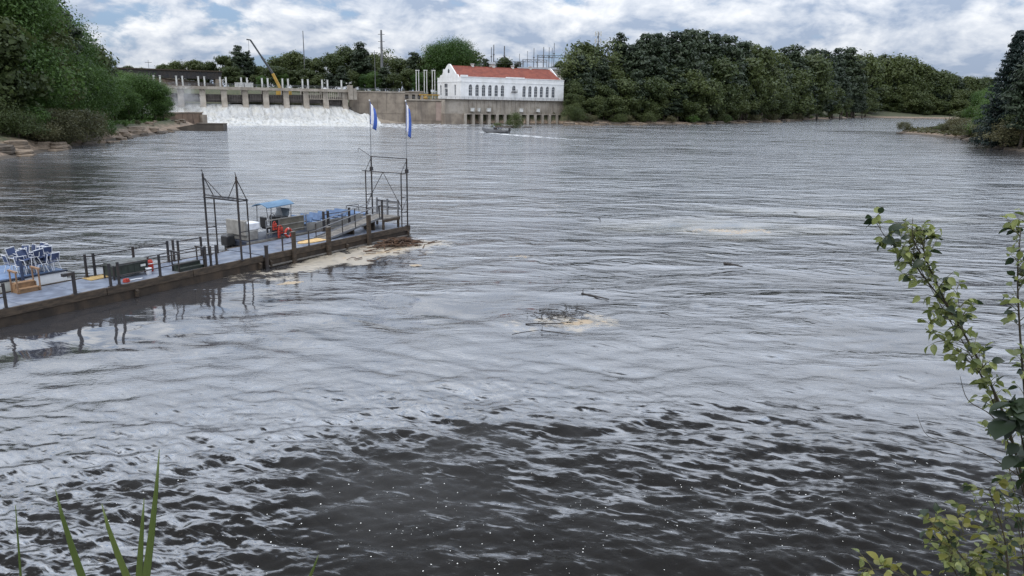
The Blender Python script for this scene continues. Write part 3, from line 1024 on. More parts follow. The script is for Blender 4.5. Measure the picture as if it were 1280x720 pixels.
def build_powerhouse():
    t = thing('powerhouse', 'long white powerhouse with arched windows and red tiled roof above the river', 'powerhouse', (PA.x, PA.y, 0), PROT)
    L = PL
    zs, zsp, zt = BZ + 1.4, BZ + 5.0, BZ + 6.2
    xs = [4.1 + 2.62 * k * 1.02 for k in range(6)]
    xs = [L * f for f in (.0585, .116, .173, .229, .285, .338, .425, .502, .556, .609, .664, .718, .772)]
    xs = [L * (f * 1.06 + .005) for f in (.0785, .136, .193, .249, .305, .361)] + [L * .497] + [L * f for f in (.598, .656, .714, .772, .832, .893)]
    wd = 1.75
    ops = [(x, wd, zs if i != 6 else zs + 2.6, zsp, zt) for i, x in enumerate(xs)]
    wall_with_windows(L, BZ, EZ, ops, .45).build('front_wall', M['white_paint'], t)
    pane, frame = window_meshes(wd, 0, zsp - zs, zt - zs, (1.3, 2.6, 3.6))
    pane2, frame2 = window_meshes(wd, 0, zsp - zs - 2.6, zt - zs - 2.6, (1.1,))
    sill = MB().box(-wd / 2 - .15, wd / 2 + .15, -.15, .3, -.2, .003).mesh('sill', M['white_paint'])
    for i, x in enumerate(xs):
        p = link('window', pane if i != 6 else pane2, None, t)
        p.location = (x, .38, zs if i != 6 else zs + 2.6)
        link('frame', frame if i != 6 else frame2, None, p)
        s = link('sill', sill, None, p)
        s.location = (0, -.38, 0)
    # little balcony under the short window
    b = MB().box(L * .497 - 1.4, L * .497 + 1.4, -1.0, -.01, zs + 1.9, zs + 2.15)
    for q in range(6):
        b.bar((L * .497 - 1.3 + q * .52, -.95, zs + 2.15), (L * .497 - 1.3 + q * .52, -.95, zs + 3.0), .07)
    b.bar((L * .497 - 1.35, -.95, zs + 3.0), (L * .497 + 1.35, -.95, zs + 3.0), .08)
    b.build('balcony', M['dark_steel'], t)
    # end walls with shaped gables
    c = PW / 2

    def gable(y):
        d = abs(y - c)
        if d < 1.2: return EZ + 5.6 - .25 * d
        if d < 6.5: return EZ + 5.3 - (d - 1.2) * .72
        if d < 8.5: return EZ + 1.25 - (d - 6.5) * .12
        return EZ + .0 + max(0, (9.2 - d)) * 1.3
    cutz = [(3.4, 1.5, zs + .1, zsp, zt - .1), (8.9, 2.9, BZ + 1.2, BZ + 4.3, BZ + 4.32), (17.6, 1.5, zs + .1, zsp, zt - .1)]
    for end in (0, 1):
        ops_y = cutz if end == 0 else []
        dense = MB()
        w = wall_with_windows(PW, BZ, EZ, ops_y, .45)
        # gable above the eaves, finely stepped outline extruded
        ys = [0, 2.3, 2.7, 3, 5, 5.01] + list(np.linspace(5.02, PW - 5.02, 24)) + [PW - 5.01, PW - 5, PW - 3, PW - 2.7, PW - 2.3, PW]
        gb = MB().extrude([(0, EZ + .003)] + [(y, gable(y) + .02) for y in ys] + [(PW, EZ + .003)], 'x', -.01, .55)
        rot = -PI / 2 if end == 0 else PI / 2
        wo = w.build('end_wall', M['white_paint'], t)
        if end == 0:
            wo.location, wo.rotation_euler = (0, PW, 0), (0, 0, -PI / 2)
            go = gb.build('gable', M['white_paint'], t)
        else:
            wo.location, wo.rotation_euler = (L, 0, 0), (0, 0, PI / 2)
            go = gb.build('gable', M['white_paint'], t)
            go.location = (L - .55, 0, 0)
    # openings of the near end: three windows, a door with a transom, a small gable window
    pn, fr = window_meshes(1.5, 0, zsp - zs - .1, zt - zs - .2, (1.2, 2.4, 3.4))
    for y in (3.4, 17.6):
        p = link('window', pn, None, t)
        p.location, p.rotation_euler = (.38, PW - y, zs + .1), (0, 0, -PI / 2)
        link('frame', fr, None, p)
    d = MB().box(-.01, .2, -1.4, 1.4, 0, 3.05).build('door', M['window_glass'], t)
    d.location = (.33, PW - 8.9, BZ + 1.2)
    df = MB()
    for y in (-1.35, 0, 1.35): df.box(-.09, -.012, y - .1, y + .1, 0, 3.05)
    for z in (.1, 1.5, 2.95): df.box(-.11, -.013, -1.25, 1.25, z - .09, z + .09)
    df.build('frame', M['window_frame'], d)
    tr = MB().box(-.06, .1, -1.4, 1.4, 0, 1.35)
    tw = tr.build('transom_window', M['window_glass'], t)
    tw.location = (-.04, PW - 8.9, BZ + 5.0)
    tf = MB()
    for y in (-1.35, -.45, .45, 1.35): tf.box(-.12, -.065, y - .07, y + .07, 0, 1.35)
    tf.box(-.13, -.066, -1.4, 1.4, -.15, 0)
    tf.box(-.13, -.066, -1.4, 1.4, 1.35, 1.5)
    tf.build('frame', M['window_frame'], tw)
    gw = MB().extrude([(-.75, 0), (.75, 0), (.75, .9), (.4, 1.5), (0, 1.75), (-.4, 1.5), (-.75, .9)], 'x', -.09, -.02)
    go = gw.build('gable_window', M['window_glass'], t)
    go.location = (0, c, EZ + 1.9)
    # string course and coping, standing proud of the wall
    sc = MB().box(-.12, L + .12, -.14, -.003, EZ - 2.0, EZ - 1.75)
    sc.box(-.14, -.012, -.14, PW + .12, EZ - 2.0, EZ - 1.75)
    sc.box(-.1, L + .1, -.2, .5, EZ + .001, EZ + .22)
    sc.box(0, 3.4, -.05, .4, EZ + .22, EZ + .85).box(L * .42, L * .6, -.05, .4, EZ + .22, EZ + .6)
    sc.build('cornice', M['white_paint'], t)
    # roof: two slopes between the gables, battened with raised tile courses
    rz0, rz1 = EZ - .3, EZ + 4.9
    r = MB().extrude([(.55, rz0), (c, rz1), (PW - .55, rz0), (PW - .55, rz0 - .3), (.55, rz0 - .3)], 'x', .56, L - .56)
    ro = r.build('roof', M['roof_red'], t)
    ri = MB()
    for k in range(1, 12):
        f = k / 12
        y, z = .55 + (c - .55) * f, rz0 + (rz1 - rz0) * f
        ri.box(.6, L - .6, y - .12, y + .12, z - .05, z + .10)
    ri.box(.57, L - .57, c - .25, c + .25, rz1 - .1, rz1 + .18)
    ri.build('tile_course', M['roof_red'], ro)
    for f in (.22, .42, .61, .79):
        x = L * f
        v = MB().box(x - .5, x + .5, c - .5, c + .5, rz1 - .2, rz1 + 1.0).box(x - .75, x + .75, c - .75, c + .75, rz1 + 1.0, rz1 + 1.2)
        v.build('roof_vent', M['white_metal'], ro)
    ch = MB().box(1.2, 2.4, PW - 4.4, PW - 3.2, EZ - 1, EZ + 3.6)
    ch.build('chimney', M['white_paint'], t)
    # concrete base: pilasters, a ledge and a row of draft tube openings
    nb = 13
    bx0, bx1 = L * .035, L * 1.005
    bay = (bx1 - bx0) / nb
    ph = MB()
    ph.box(-7.5, L + 1.4, .05, PW, 4.3, BZ - .35)
    ph.build('base', M['concrete_pale'], t)
    MB().box(-7.5, bx0 - .6, -.1, PW, -2, 4.299).build('base_wall', M['concrete'], t)
    MB().box(-7.6, L + 1.5, -.75, PW + .2, BZ - .349, BZ - .002).build('ledge', M['concrete_wet'], t)
    MB().box(bx0 - .6, L + 1.8, -.7, .049, 4.05, 4.45).build('ledge', M['concrete_pale'], t)
    pier = MB().extrude([(-.85, -2), (-.85, 3.9), (-.7, 4.05), (6, 4.05), (6, -2)], 'x', -.6, .6).mesh('pier', M['concrete_pale'])
    for k in range(nb + 1):
        o = link('pier', pier, None, t)
        o.location = (bx0 + k * bay, 0, 0)
    back = MB().box(.61, bay - .61, 5.0, 5.2, -2, 4.2).mesh('draft_opening', M['opening_dark'])
    for k in range(nb):
        o = link('draft_opening', back, None, t)
        o.location = (bx0 + k * bay, 0, 0)
    pil = MB().box(-.16, .16, -.25, .049, 4.452, BZ - .352).mesh('pilaster', M['concrete_pale'])
    for k in range(nb * 2 + 1):
        o = link('pilaster', pil, None, t)
        o.location = (bx0 + k * bay / 2, 0, 0)
    for f, w in ((.085, 1.5), (.235, 1.6), (.15, .9), (.55, 1.5), (.72, 1.4)):
        x = L * f
        MB().box(x, x + w, -1.1, .048, 5.3, 6.6).box(x - .1, x + w + .1, -1.2, .047, 6.601, 6.75).build('service_box', M['white_metal'], t)
    sr = MB()
    for k in range(30):
        x = -7 + (L + 8) * k / 29
        sr.bar((x, -.65, BZ - .002), (x, -.65, BZ + 1.0), .07)
    for z in (.55, 1.0): sr.bar((-7, -.65, BZ + z), (L + 1, -.65, BZ + z), .06)
    sr.build('railing', M['galv'], t)
    st = MB().box(L + 1.5, L + 5.0, 1.0, 2.4, BZ - 1.4, BZ - 1.2).bar((L + 4.8, 1.2, 3), (L + 4.8, 1.2, BZ - .2), .2).bar((L + 1.6, 1.2, BZ - .2), (L + 4.8, 1.2, BZ - .2), .1)
    st.build('side_walkway', M['galv'], t)


build_powerhouse()

# ------------------------------------------------------------------ walls between the dam and the powerhouse


def local_wall(name, label, cat, p, q, z0, z1, thick, m, extra=None):
    d = Vector((q[0] - p[0], q[1] - p[1], 0))
    t = thing(name, label, cat, (p[0], p[1], 0), math.atan2(d.y, d.x))
    L = d.length
    MB().box(0, L, 0, thick, z0, z1).build('wall', m, t)
    if extra: extra(t, L)
    return t


def build_walls():
    a, b = at_depth(437, 140, 315), at_depth(506, 140, 322)
    c = at_depth(553, 140, 325)

    def ex1(t, L):
        # wall panels a little proud of the joint, a coping and a curved guide foot
        n = 6
        for k in range(n):
            x0, x1 = L * k / n + .06, L * (k + 1) / n - .06
            for z0, z1 in ((4.0, 8.1), (8.2, 12.1)):
                MB().box(x0, x1, -.12, -.002, z0, z1).build('panel', M['concrete'], t)
        MB().box(-.2, L + .2, -.4, 1.6, 12.4, 12.9).build('coping', M['concrete_pale'], t)
        pts = [(0, -.13)]
        foot = MB()
        vs, fs = [], []
        ns = 14
        for i in range(ns + 1):
            f = i / ns
            x = L * f
            h = 4.6 * (1 - f) ** 1.6 + .4
            dpt = 7.5 * (1 - f) ** 1.3 + .6
            for j in range(6):
                g = j / 5
                vs.append((x, -.15 - dpt * g, h * (1 - g) ** 2 - .5 * g))
        for i in range(ns):
            for j in range(5):
                fs.append((i * 6 + j, i * 6 + j + 1, (i + 1) * 6 + j + 1, (i + 1) * 6 + j))
        foot.add(vs, fs).build('guide_foot', M['concrete'], t, True)
        rl = MB()
        for k in range(16): rl.bar((L * k / 15, -.2, 12.9), (L * k / 15, -.2, 13.9), .08)
        for z in (13.4, 13.9): rl.bar((0, -.2, z), (L, -.2, z), .07)
        rl.build('railing', M['galv'], t)
    local_wall('guide_wall', 'stained tan concrete guide wall between the dam and the powerhouse yard', 'wall', a, b, -2, 12.4, 1.4, M['concrete'], ex1)

    def ex2(t, L):
        n = 4
        for k in range(n):
            x0, x1 = L * k / n + .05, L * (k + 1) / n - .05
            MB().box(x0, x1, -.14, -.002, 1.2, 8.9).build('panel', M['concrete'] if k != 3 else M['concrete_pink'], t)
        MB().box(-.1, L + .1, -.5, 3, 9.4, 9.95).build('coping', M['concrete_pale'], t)
        rl = MB()
        for k in range(10): rl.bar((L * k / 9, -.3, 9.95), (L * k / 9, -.3, 11), .08)
        for z in (10.5, 11): rl.bar((0, -.3, z), (L, -.3, z), .07)
        rl.build('railing', M['galv'], t)
    local_wall('quay_wall', 'stained concrete quay wall beside the white powerhouse', 'wall', b + Vector((.3, -1, 0)), c + Vector((1.5, -.5, 0)), -2, 9.4, 6, M['concrete'], ex2)
    # yard slab between guide wall and powerhouse
    y0, y1 = at_depth(480, 128, 326), at_depth(545, 128, 340)
    MB().add([(b.x - 20, b.y + 1.5, 9.3), (c.x + 3, c.y + 3, 9.3), (c.x + 3, c.y + 30, 9.3), (b.x - 20, b.y + 30, 9.3)], [(0, 1, 2, 3)]).build('yard_pavement', M['concrete'])
    tag(bpy.data.objects['yard_pavement'], kind='structure')
    # gate hoist frames: tall pale uprights in pairs
    for i, px in enumerate((522, 532, 542)):
        p = at_depth(px, 112, 334)
        t = thing('hoist_frame', ('pale twin-post hoist frame nearest the dam', 'middle pale twin-post hoist frame on the yard', 'pale twin-post hoist frame beside the powerhouse gable')[i], 'hoist frame', (p.x, p.y, 9.3), PROT * .5, 'hoist frames in the yard')
        top = at_depth(px, 88.5, 334).z - 9.3
        for x in (-.55, .55): MB().box(x - .15, x + .15, -.15, .15, 0, top).build('post', M['white_metal'], t)
        MB().box(-.85, .85, -.25, .25, top, top + .35).build('cross_beam', M['white_metal'], t)
        MB().box(-.45, .45, -.4, .4, 2.2, 3.4).build('hoist_motor', M['galv'], t)
    p = at_depth(536, 120, 329)
    t = thing('gantry_winch', 'small yellow winch stand on the quay beside the powerhouse', 'winch', (p.x, p.y, 9.3), PROT)
    b_ = MB()
    for x in np.linspace(-4, 4, 6): b_.bar((x, -.6, 0), (x + .5, .6, 2.3), .25)
    b_.build('brace', M['crane_yellow'], t)
    MB().box(-4.3, 4.8, -.5, .5, 2.3, 2.8).build('beam', M['crane_yellow'], t)
    MB().ball((-1.5, 0, 1.3), (1.2, .7, .8)).build('drum', M['crane_yellow'], t)
    p = at_depth(516, 117, 332)
    t = thing('gate_house', 'low grey concrete gate house at the end of the guide wall', 'gate house', (p.x, p.y, 8.5), PROT * .4)
    MB().box(-4.5, 4.5, 0, 5, 0, 4.4).build('wall', M['concrete_pale'], t)
    MB().box(-4.9, 4.9, -.4, 5.4, 4.4, 4.8).build('roof', M['concrete_pale'], t)
    for x in (-2.6, .3, 2.8): MB().box(x - .7, x + .7, -.06, -.004, 1.0, 3.4).build('doorway', M['opening_dark'], t)


build_walls()


def build_left_bank_walls():
    a, b = at(216, 160.5), at(271, 158)
    a.y += 8
    d = Vector((b.x - a.x, b.y - a.y, 0))
    L = d.length
    t = thing('river_wall', 'brown concrete river wall jutting from the rocky shore below the dam', 'wall', (a.x - 8, a.y + 2, 0), math.atan2(d.y, d.x))
    zt = at_depth(245, 142.5, a.y + 4).z
    L += 4
    MB().box(0, L, 0, 2.5, -2, zt).build('wall', M['brown_wall'], t)
    MB().box(-.2, L + .2, -.25, 2.7, zt, zt + .35).build('coping', M['concrete'], t)
    for k in range(4):
        MB().box(L * k / 4 + .08, L * (k + 1) / 4 - .08, -.12, -.003, .4, zt - .3).build('panel', M['brown_wall'], t)
    MB().box(L - 1.5, L + .8, -1.2, -.121, -2, zt - .5).build('buttress', M['concrete'], t)
    q = at(258, 164)
    e = thing('mooring_block', 'low dark wet concrete block at the foot of the brown wall', 'block', (q.x - 4.5, q.y + 1, 0), .12)
    MB().extrude([(-7, -.8), (-7, .25), (1.5, 1.9), (8.6, 1.9), (8.6, -.8)], 'y', 0, 4.2).build('block', M['concrete_wet'], e)
    MB().box(1.4, 8.7, -.15, 4.3, 1.901, 2.1).build('cap', M['rock_dark'], e)


build_left_bank_walls()

# ------------------------------------------------------------------ railway bridge and far structures


def build_bridge():
    p, q = at_depth(120, 92, 345), at_depth(281, 98, 372)
    d = Vector((q.x - p.x, q.y - p.y, 0))
    L = d.length
    t = thing('railway_bridge', 'dark steel railway bridge behind the dam', 'bridge', (p.x - 12, p.y - 6, 0), math.atan2(d.y, d.x))
    L += 12
    z1, z0 = at_depth(200, 87.5, 357).z, at_depth(200, 97, 357).z
    for y in (0, 5):
        MB().box(0, L, y, y + .6, z0, z1).build('girder', M['bridge_steel'], t)
    MB().box(-.5, L + .5, -.4, 6, z1 + .002, z1 + .6).build('track_deck', M['timber'], t)
    st = MB()
    for k in range(40): st.box(L * k / 39 - .15, L * k / 39 + .15, -.2, -.003, z0 + .1, z1 - .1)
    st.build('stiffener', M['bridge_steel'], t)
    for f in (.02, .5, .98):
        MB().box(L * f - 1.5, L * f + 1.5, -.8, 6.5, 0, z0 - .003).build('pier', M['concrete'], t)
    # abutment wall under it
    a, b = at_depth(185, 105, 366), at_depth(279, 105, 376)
    d = Vector((b.x - a.x, b.y - a.y, 0))
    t = thing('abutment_wall', 'pinkish concrete abutment wall beneath the dark bridge', 'wall', (a.x, a.y, 5), math.atan2(d.y, d.x))
    zt = at_depth(200, 97, 366).z - 5
    MB().extrude([(0, 0), (d.length, 0), (d.length, zt - 3.2), (0, zt + .6)], 'y', 0, 2).build('wall', M['concrete_pink'], t)
    MB().extrude([(0, zt + .601), (d.length, zt - 3.199), (d.length, zt - 2.6), (0, zt + 1.2)], 'y', -.3, 2.2).build('coping', M['concrete_pale'], t)
    # white trailers seen between the piers
    for i, (px, w, lab) in enumerate(((288, 9.5, 'long white work trailer on the bank behind the dam gates'), (270.5, 6.0, 'white truck cab and body parked behind the dam gates'))):
        p = at_depth(px, 124, 345)
        t = thing(('work_trailer', 'work_truck')[i], lab, ('trailer', 'truck')[i], (p.x, p.y, 8.6), .15)
        if i == 0:
            MB().box(-w / 2, w / 2, 0, 2.6, .8, 3.3, .12).build('body', M['white_paint'], t)
            MB().box(-.5, .5, -.04, -.004, .9, 2.8).build('door', M['boat_grey'], t)
            for x in (-w / 2 + 2, w / 2 - 2): MB().box(x - .6, x + .6, -.04, -.004, 1.9, 2.8).build('window', M['window_glass'], t)
        else:
            MB().box(-1.2, w / 2, 0, 2.5, .9, 3.9, .12).build('body', M['white_paint'], t)
            MB().extrude([(-3.4, .6), (-3.4, 1.9), (-2.7, 3.2), (-1.3, 3.2), (-1.3, .6)], 'y', .1, 2.4).build('cab', M['white_paint'], t)
            MB().extrude([(-2.55, 2.0), (-2.2, 2.9), (-1.6, 2.9), (-1.6, 2.0)], 'y', .06, .096).build('window', M['window_glass'], t)
        for x in (-w * .33, w * .33):
            MB().tube([(x, .0, .45), (x, .4, .45)], .45, 12).build('wheel', M['rotor'], t)
    ln = local_wall('embankment_wall', 'low pale embankment wall seen through the dam openings', 'wall', at_depth(215, 130, 338), at_depth(430, 130, 352), 4, 9.0, 3, M['gate_steel'])
    # crane
    b0, b1, tip = at_depth(350, 107, 334), at_depth(341, 92, 334), at_depth(313, 50, 334)
    t = thing('mobile_crane', 'yellow mobile crane with a long raised dark boom behind the dam', 'crane', (b0.x, 334, 8.6), 0)
    o = Vector((b0.x, 334, 8.6))
    P0, P1, P2 = b0 - o, b1 - o, tip - o
    MB().bar(P0 + Vector((0, 0, -1)), P1, 1.05, 1.05).build('boom_base', M['crane_yellow'], t)
    bm = MB().bar(P1, P1.lerp(P2, .5), .85).bar(P1.lerp(P2, .48), P2, .62)
    bm.build('boom', M['crane_dark'], t)
    MB().bar(P2, P2 + Vector((-1.6, 0, .2)), .7, .5).build('boom_head', M['crane_dark'], t)
    MB().bar(P2 + Vector((-.9, 0, 0)), P2 + Vector((-.9, 0, -4.2)), .1).bar(P2 + Vector((-.9, 0, -4.2)), P2 + Vector((-.9, 0, -5.2)), .55).build('hook', M['crane_dark'], t)
    MB().box(P0.x - 1.5, P0.x + 4.5, -1.4, 1.4, 1.5, 4.2, .1).build('body', M['crane_yellow'], t)
    MB().box(P0.x - 6, P0.x + 6, -1.35, 1.35, .8, 1.5).build('chassis', M['crane_dark'], t)
    for x in (-4.5, -2.8, 3, 4.6):
        MB().tube([(P0.x + x, -1.5, .6), (P0.x + x, -1.0, .6)], .6, 12).build('wheel', M['rotor'], t)
    # utility poles and masts
    def pole(px, ytop, ybase, Y, r, label, cat, arms=(), name='utility_pole', m='pole_steel'):
        p, tp = at_depth(px, ybase, Y), at_depth(px, ytop, Y)
        z0 = gz(p.x, Y) - .3
        t = thing(name, label, cat, (p.x, Y, z0), .2)
        MB().tube([(0, 0, 0), (0, 0, tp.z - z0)], [r, r * .5], 8).build('mast', M[m], t)
        for y in arms:
            h = at_depth(px, y, Y).z - z0
            MB().bar((-1.6, -.05, h), (1.6, -.05, h), .22).build('crossarm', M[m], t)
        return t, z0
    pole(478, 37.5, 105, 380, .85, 'tall grey steel power pole with three short crossarms', 'power pole', (43, 52, 60), m='pole_steel')
    pole(381.5, 38.5, 100, 400, .35, 'thin bare radio mast above the trees behind the dam', 'mast', (), 'radio_mast')
    pole(469, 63, 100, 372, .22, 'short slim grey pole beside the tall steel power pole', 'power pole', (66,))
    pole(187, 75, 95, 380, .16, 'slim pole sticking up beyond the railway bridge', 'power pole', (78,))
    # substation: slender masts and lattice beams
    spec = [(614, 59, .35), (616.8, 55.5, .45), (630, 57, .55), (649, 67, .25), (667, 59.5, .3), (671, 68, .2), (679, 58.5, .4), (686, 58.5, .3), (689.5, 60, .25), (692, 53.5, .3), (706, 58, .25), (709, 60, .25), (659, 63.5, .2)]
    where = ('first', 'second', 'third', 'fourth', 'fifth', 'sixth', 'seventh', 'eighth', 'ninth', 'tenth', 'eleventh', 'twelfth', 'thirteenth')
    for i, (px, y, r) in enumerate(sorted(spec)):
        p, tp = at_depth(px, 92, 396), at_depth(px, y, 396)
        z0 = gz(p.x, 396) - .3
        t = thing('substation_mast', f'{where[i]} slender steel mast of the substation counted from the tree end', 'mast', (p.x, 396 + (i % 3) * 1.5, z0), 0, 'masts of the substation')
        MB().tube([(0, 0, 0), (0, 0, (tp.z - z0))], [r, r * .55], 6).build('shaft', M['pole_steel'], t)
        MB().box(-.45, .45, -.45, .45, (tp.z - z0) * .8, (tp.z - z0) * .82).build('collar', M['pole_steel'], t)
    for i, (x0, x1, y, lab) in enumerate(((672, 713, 69, 'upper lattice beam spanning the substation masts'), (653, 684, 74.5, 'lower dark lattice beam of the substation'), (618, 655, 76.5, 'short lattice beam at the roof end of the substation'))):
        a, b = at_depth(x0, y, 398), at_depth(x1, y, 398)
        t = thing('substation_beam', lab, 'lattice beam', (a.x, 398, 0), 0, 'beams of the substation')
        L = b.x - a.x
        c_ = MB().bar((0, 0, a.z), (L, 0, a.z), .25).bar((0, 0, a.z - 1.1), (L, 0, a.z - 1.1), .25)
        c_.build('chord', M['pole_steel'], t)
        lb = MB()
        for k in range(12):
            lb.bar((L * k / 12, .2, a.z - 1.1 * (k % 2)), (L * (k + 1) / 12, .2, a.z - 1.1 * ((k + 1) % 2)), .14)
        lb.build('lacing', M['pole_steel'], t)
        lg = MB()
        zb = gz(a.x, 398)
        for x in (.15, L - .15): lg.bar((x, -.3, zb - .3), (x, -.3, a.z), .3)
        lg.build('leg', M['pole_steel'], t)
    # cell tower with antennas on top
    p, tp = at_depth(745, 110, 385), at_depth(745, 40, 385)
    z0 = gz(p.x, 385) - .3
    t = thing('cell_tower', 'tall cell tower with a crown of antennas among the pale trees', 'cell tower', (p.x, 385, z0))
    H = tp.z - z0
    MB().tube([(0, 0, 0), (0, 0, H)], [.7, .4], 8).build('mast', M['pole_steel'], t)
    for h in (H, H - 3.4):
        ring = MB()
        for k in range(6):
            a = PI * k / 3 + .3
            ring.bar((0, 0, h - .9), (1.5 * math.cos(a), 1.5 * math.sin(a), h - .9), .12)
        ring.build('antenna_mount', M['pole_steel'], t)
        for k in range(6):
            a = PI * k / 3 + .3
            x, y = 1.5 * math.cos(a), 1.5 * math.sin(a)
            MB().box(x - .22, x + .22, y - .22, y + .22, h - 1.9, h + .3).build('antenna', M['white_metal'], t)
    # low buildings behind the powerhouse
    for px0, px1, y0, y1, Y, lab in ((582, 603, 81, 91, 388, 'low pale shed roof behind the powerhouse gable'), (612, 618.5, 80, 90, 378, 'small square white hut above the red roof'), (648, 706, 86, 100, 392, 'long low grey substation building behind the red roof')):
        a, b = at_depth(px0, y0, Y), at_depth(px1, y0, Y)
        z0 = gz(a.x, Y)
        t = thing('outbuilding', lab, 'building', (a.x, Y, z0), .05)
        h, L = a.z - z0, b.x - a.x
        MB().box(0, L, 0, 7, -.5, h).build('wall', M['beige_wall'], t)
        MB().extrude([(-.4, h + .002), (3.5, h + 1.1), (7.4, h + .002)], 'x', -.4, L + .4).build('roof', M['galv'], t)
        for k in range(max(1, int(L / 5))):
            x = L * (k + .5) / max(1, int(L / 5))
            MB().box(x - .5, x + .5, -.05, -.004, h - 2.4, h - 1.0).build('window', M['window_glass'], t)


build_bridge()

# ------------------------------------------------------------------ the floating dock: local x runs along it, y across (away from the camera), z up
DO, DU, DN = Vector((-20.15, 28.28, 0)), Vector((.5034, .8641, 0)), Vector((-.8641, .5034, 0))
DANG = math.atan2(DU.y, DU.x)
DK = .70


def dk(u, n, z=DK): return DO + DU * u + DN * n + Vector((0, 0, z))


def dock_thing(name, label, cat, u, n, z=DK, group=None, rot=0.0): return thing(name, label, cat, dk(u, n, z), DANG + rot, group)


def build_barge(u0, u1, w, label, seed):
    r = random.Random(seed)
    t = dock_thing('dock_barge', label, 'dock', u0, 0, 0, 'floating dock sections')
    L = u1 - u0
    h = MB().extrude([(.06, -.5), (.06, DK - .12), (w - .06, DK - .12), (w - .06, -.5)], 'x', .04, L - .04)
    h.build('hull', M['hull_brown'], t)
    # plated deck in sheets with narrow joints
    n = max(1, round(L / 2.4))
    for k in range(n):
        MB().box(L * k / n + .012, L * (k + 1) / n - .012, .13, w - .13, DK - .119, DK).build('deck_plate', M['deck_blue'], t)
    for y0, y1 in ((0, .125), (w - .125, w)):
        q = max(1, round(L / 4.2))
        for k in range(q):
            dz = r.uniform(-.012, .012)
            MB().box(L * k / q + .015, L * (k + 1) / q - .015, y0, y1, DK - .30 + dz, DK + .03 + dz, .012).build('rub_rail', M['timber'], t)
    if seed == 2: MB().box(.0, L, -.02, .055, .04, .12).build('waterline_strip', M['timber_grey'], t)
    for k in range(max(1, round(L / 7)) + 1):
        x = .3 + (L - .6) * k / max(1, round(L / 7))
        MB().extrude([(-.12, .32), (-.02, .02), (.05, .02), (.05, .42)], 'x', x - .07, x + .07).build('fender', M['timber'], t)
    return t


build_barge(-9.0, 13.15, 2.85, 'near dock section with the black bin on its blue grey deck', 1)
build_barge(13.3, 26.0, 3.3, 'far dock section carrying the gangway ramp and the two flagpoles', 2)
t = dock_thing('mooring_post', 'short dark mooring post at the joint of the dock sections', 'post', 13.22, -.14, 0)
MB().tube([(0, 0, -.6), (0, 0, 1.25)], .10, 8).build('post', M['dark_steel'], t)
MB().tube([(0, 0, 1.25), (0, 0, 1.29)], .13, 8).build('cap', M['dark_steel'], t)


def build_railing(label, p_list, rails, h, r=.045, rr=.027, n0=.1, skip=(), name='dock_railing', m='dark_steel', group=None):
    """Posts at (u, n) pairs; rails at given heights between all neighbours except those listed in skip."""
    u0, n_ = p_list[0]
    t = dock_thing(name, label, 'railing', u0, n_, DK, group)
    for (u, n) in p_list:
        MB().box(u - u0 - r, u - u0 + r, n - n_ - r, n - n_ + r, 0, h).box(u - u0 - r * 1.9, u - u0 + r * 1.9, n - n_ - r * 1.9, n - n_ + r * 1.9, .002, .05).build('post', M[m], t)
    for z in rails:
        for i in range(len(p_list) - 1):
            if i in skip: continue
            a, b = p_list[i], p_list[i + 1]
            MB().tube([(a[0] - u0, a[1] - n_, z), ((a[0] + b[0]) / 2 - u0, (a[1] + b[1]) / 2 - n_, z - .015), (b[0] - u0, b[1] - n_, z)], rr, 6).build('rail', M[m], t)
    return t


build_railing('front railing from the black bin to the black boarding steps', [(4.55, .1), (4.95, .1), (7.0, .1), (9.55, .1)], (.45, .95), 1.08, skip=(0,))
build_railing('front railing at the near end of the dock before the cream boat', [(-6.0, .1), (-3.0, .1), (.2, .1)], (.5, .95), 1.05)
build_railing('pair of posts beside the far gantry end of the near deck', [(9.85, .1), (10.2, .1)], (), 1.05)
build_railing('back railing behind the black bin with two thin rails', [(5.0, 2.7), (5.4, 2.7), (7.4, 2.7), (9.3, 2.7), (9.62, 2.7)], (.5, 1.0), 1.12, skip=(3,))
build_railing('far back rail between the gantry and the double posts', [(9.9, 2.7), (11.3, 2.7)], (.5, 1.0), 1.05)
t = build_railing('single dark post with a stubby side arm on the near deck', [(2.95, .1)], (), 1.0, r=.055)
MB().box(-.45, -.06, -.08, .10, .86, .99).build('arm', M['dark_steel'], t)
build_railing('low rail along the front edge from the mooring post to the ramp', [(14.6, .1), (15.4, .12), (16.6, .1), (18.1, .1)], (.42,), .9, r=.03, rr=.02)


def thick_post(u, n, h, label, w=.13):
    t = dock_thing('timber_post', label, 'post', u, n, 0, 'dark timber posts on the far dock section')
    MB().box(-w, w, -w * .6, w * .6, -.2, DK + h).build('post', M['timber'], t)
    MB().box(-w * 1.1, w * 1.1, -w * .75, w * .75, DK + h, DK + h + .04).build('cap', M['timber_grey'], t)


thick_post(15.25, -.10, 1.05, 'thick grey brown timber post standing before the red life jackets', .11)
thick_post(21.6, -.10, 1.25, 'thick dark timber post beside the raised ramp')
thick_post(18.0, -.10, .95, 'thick dark timber post at the orange mat')


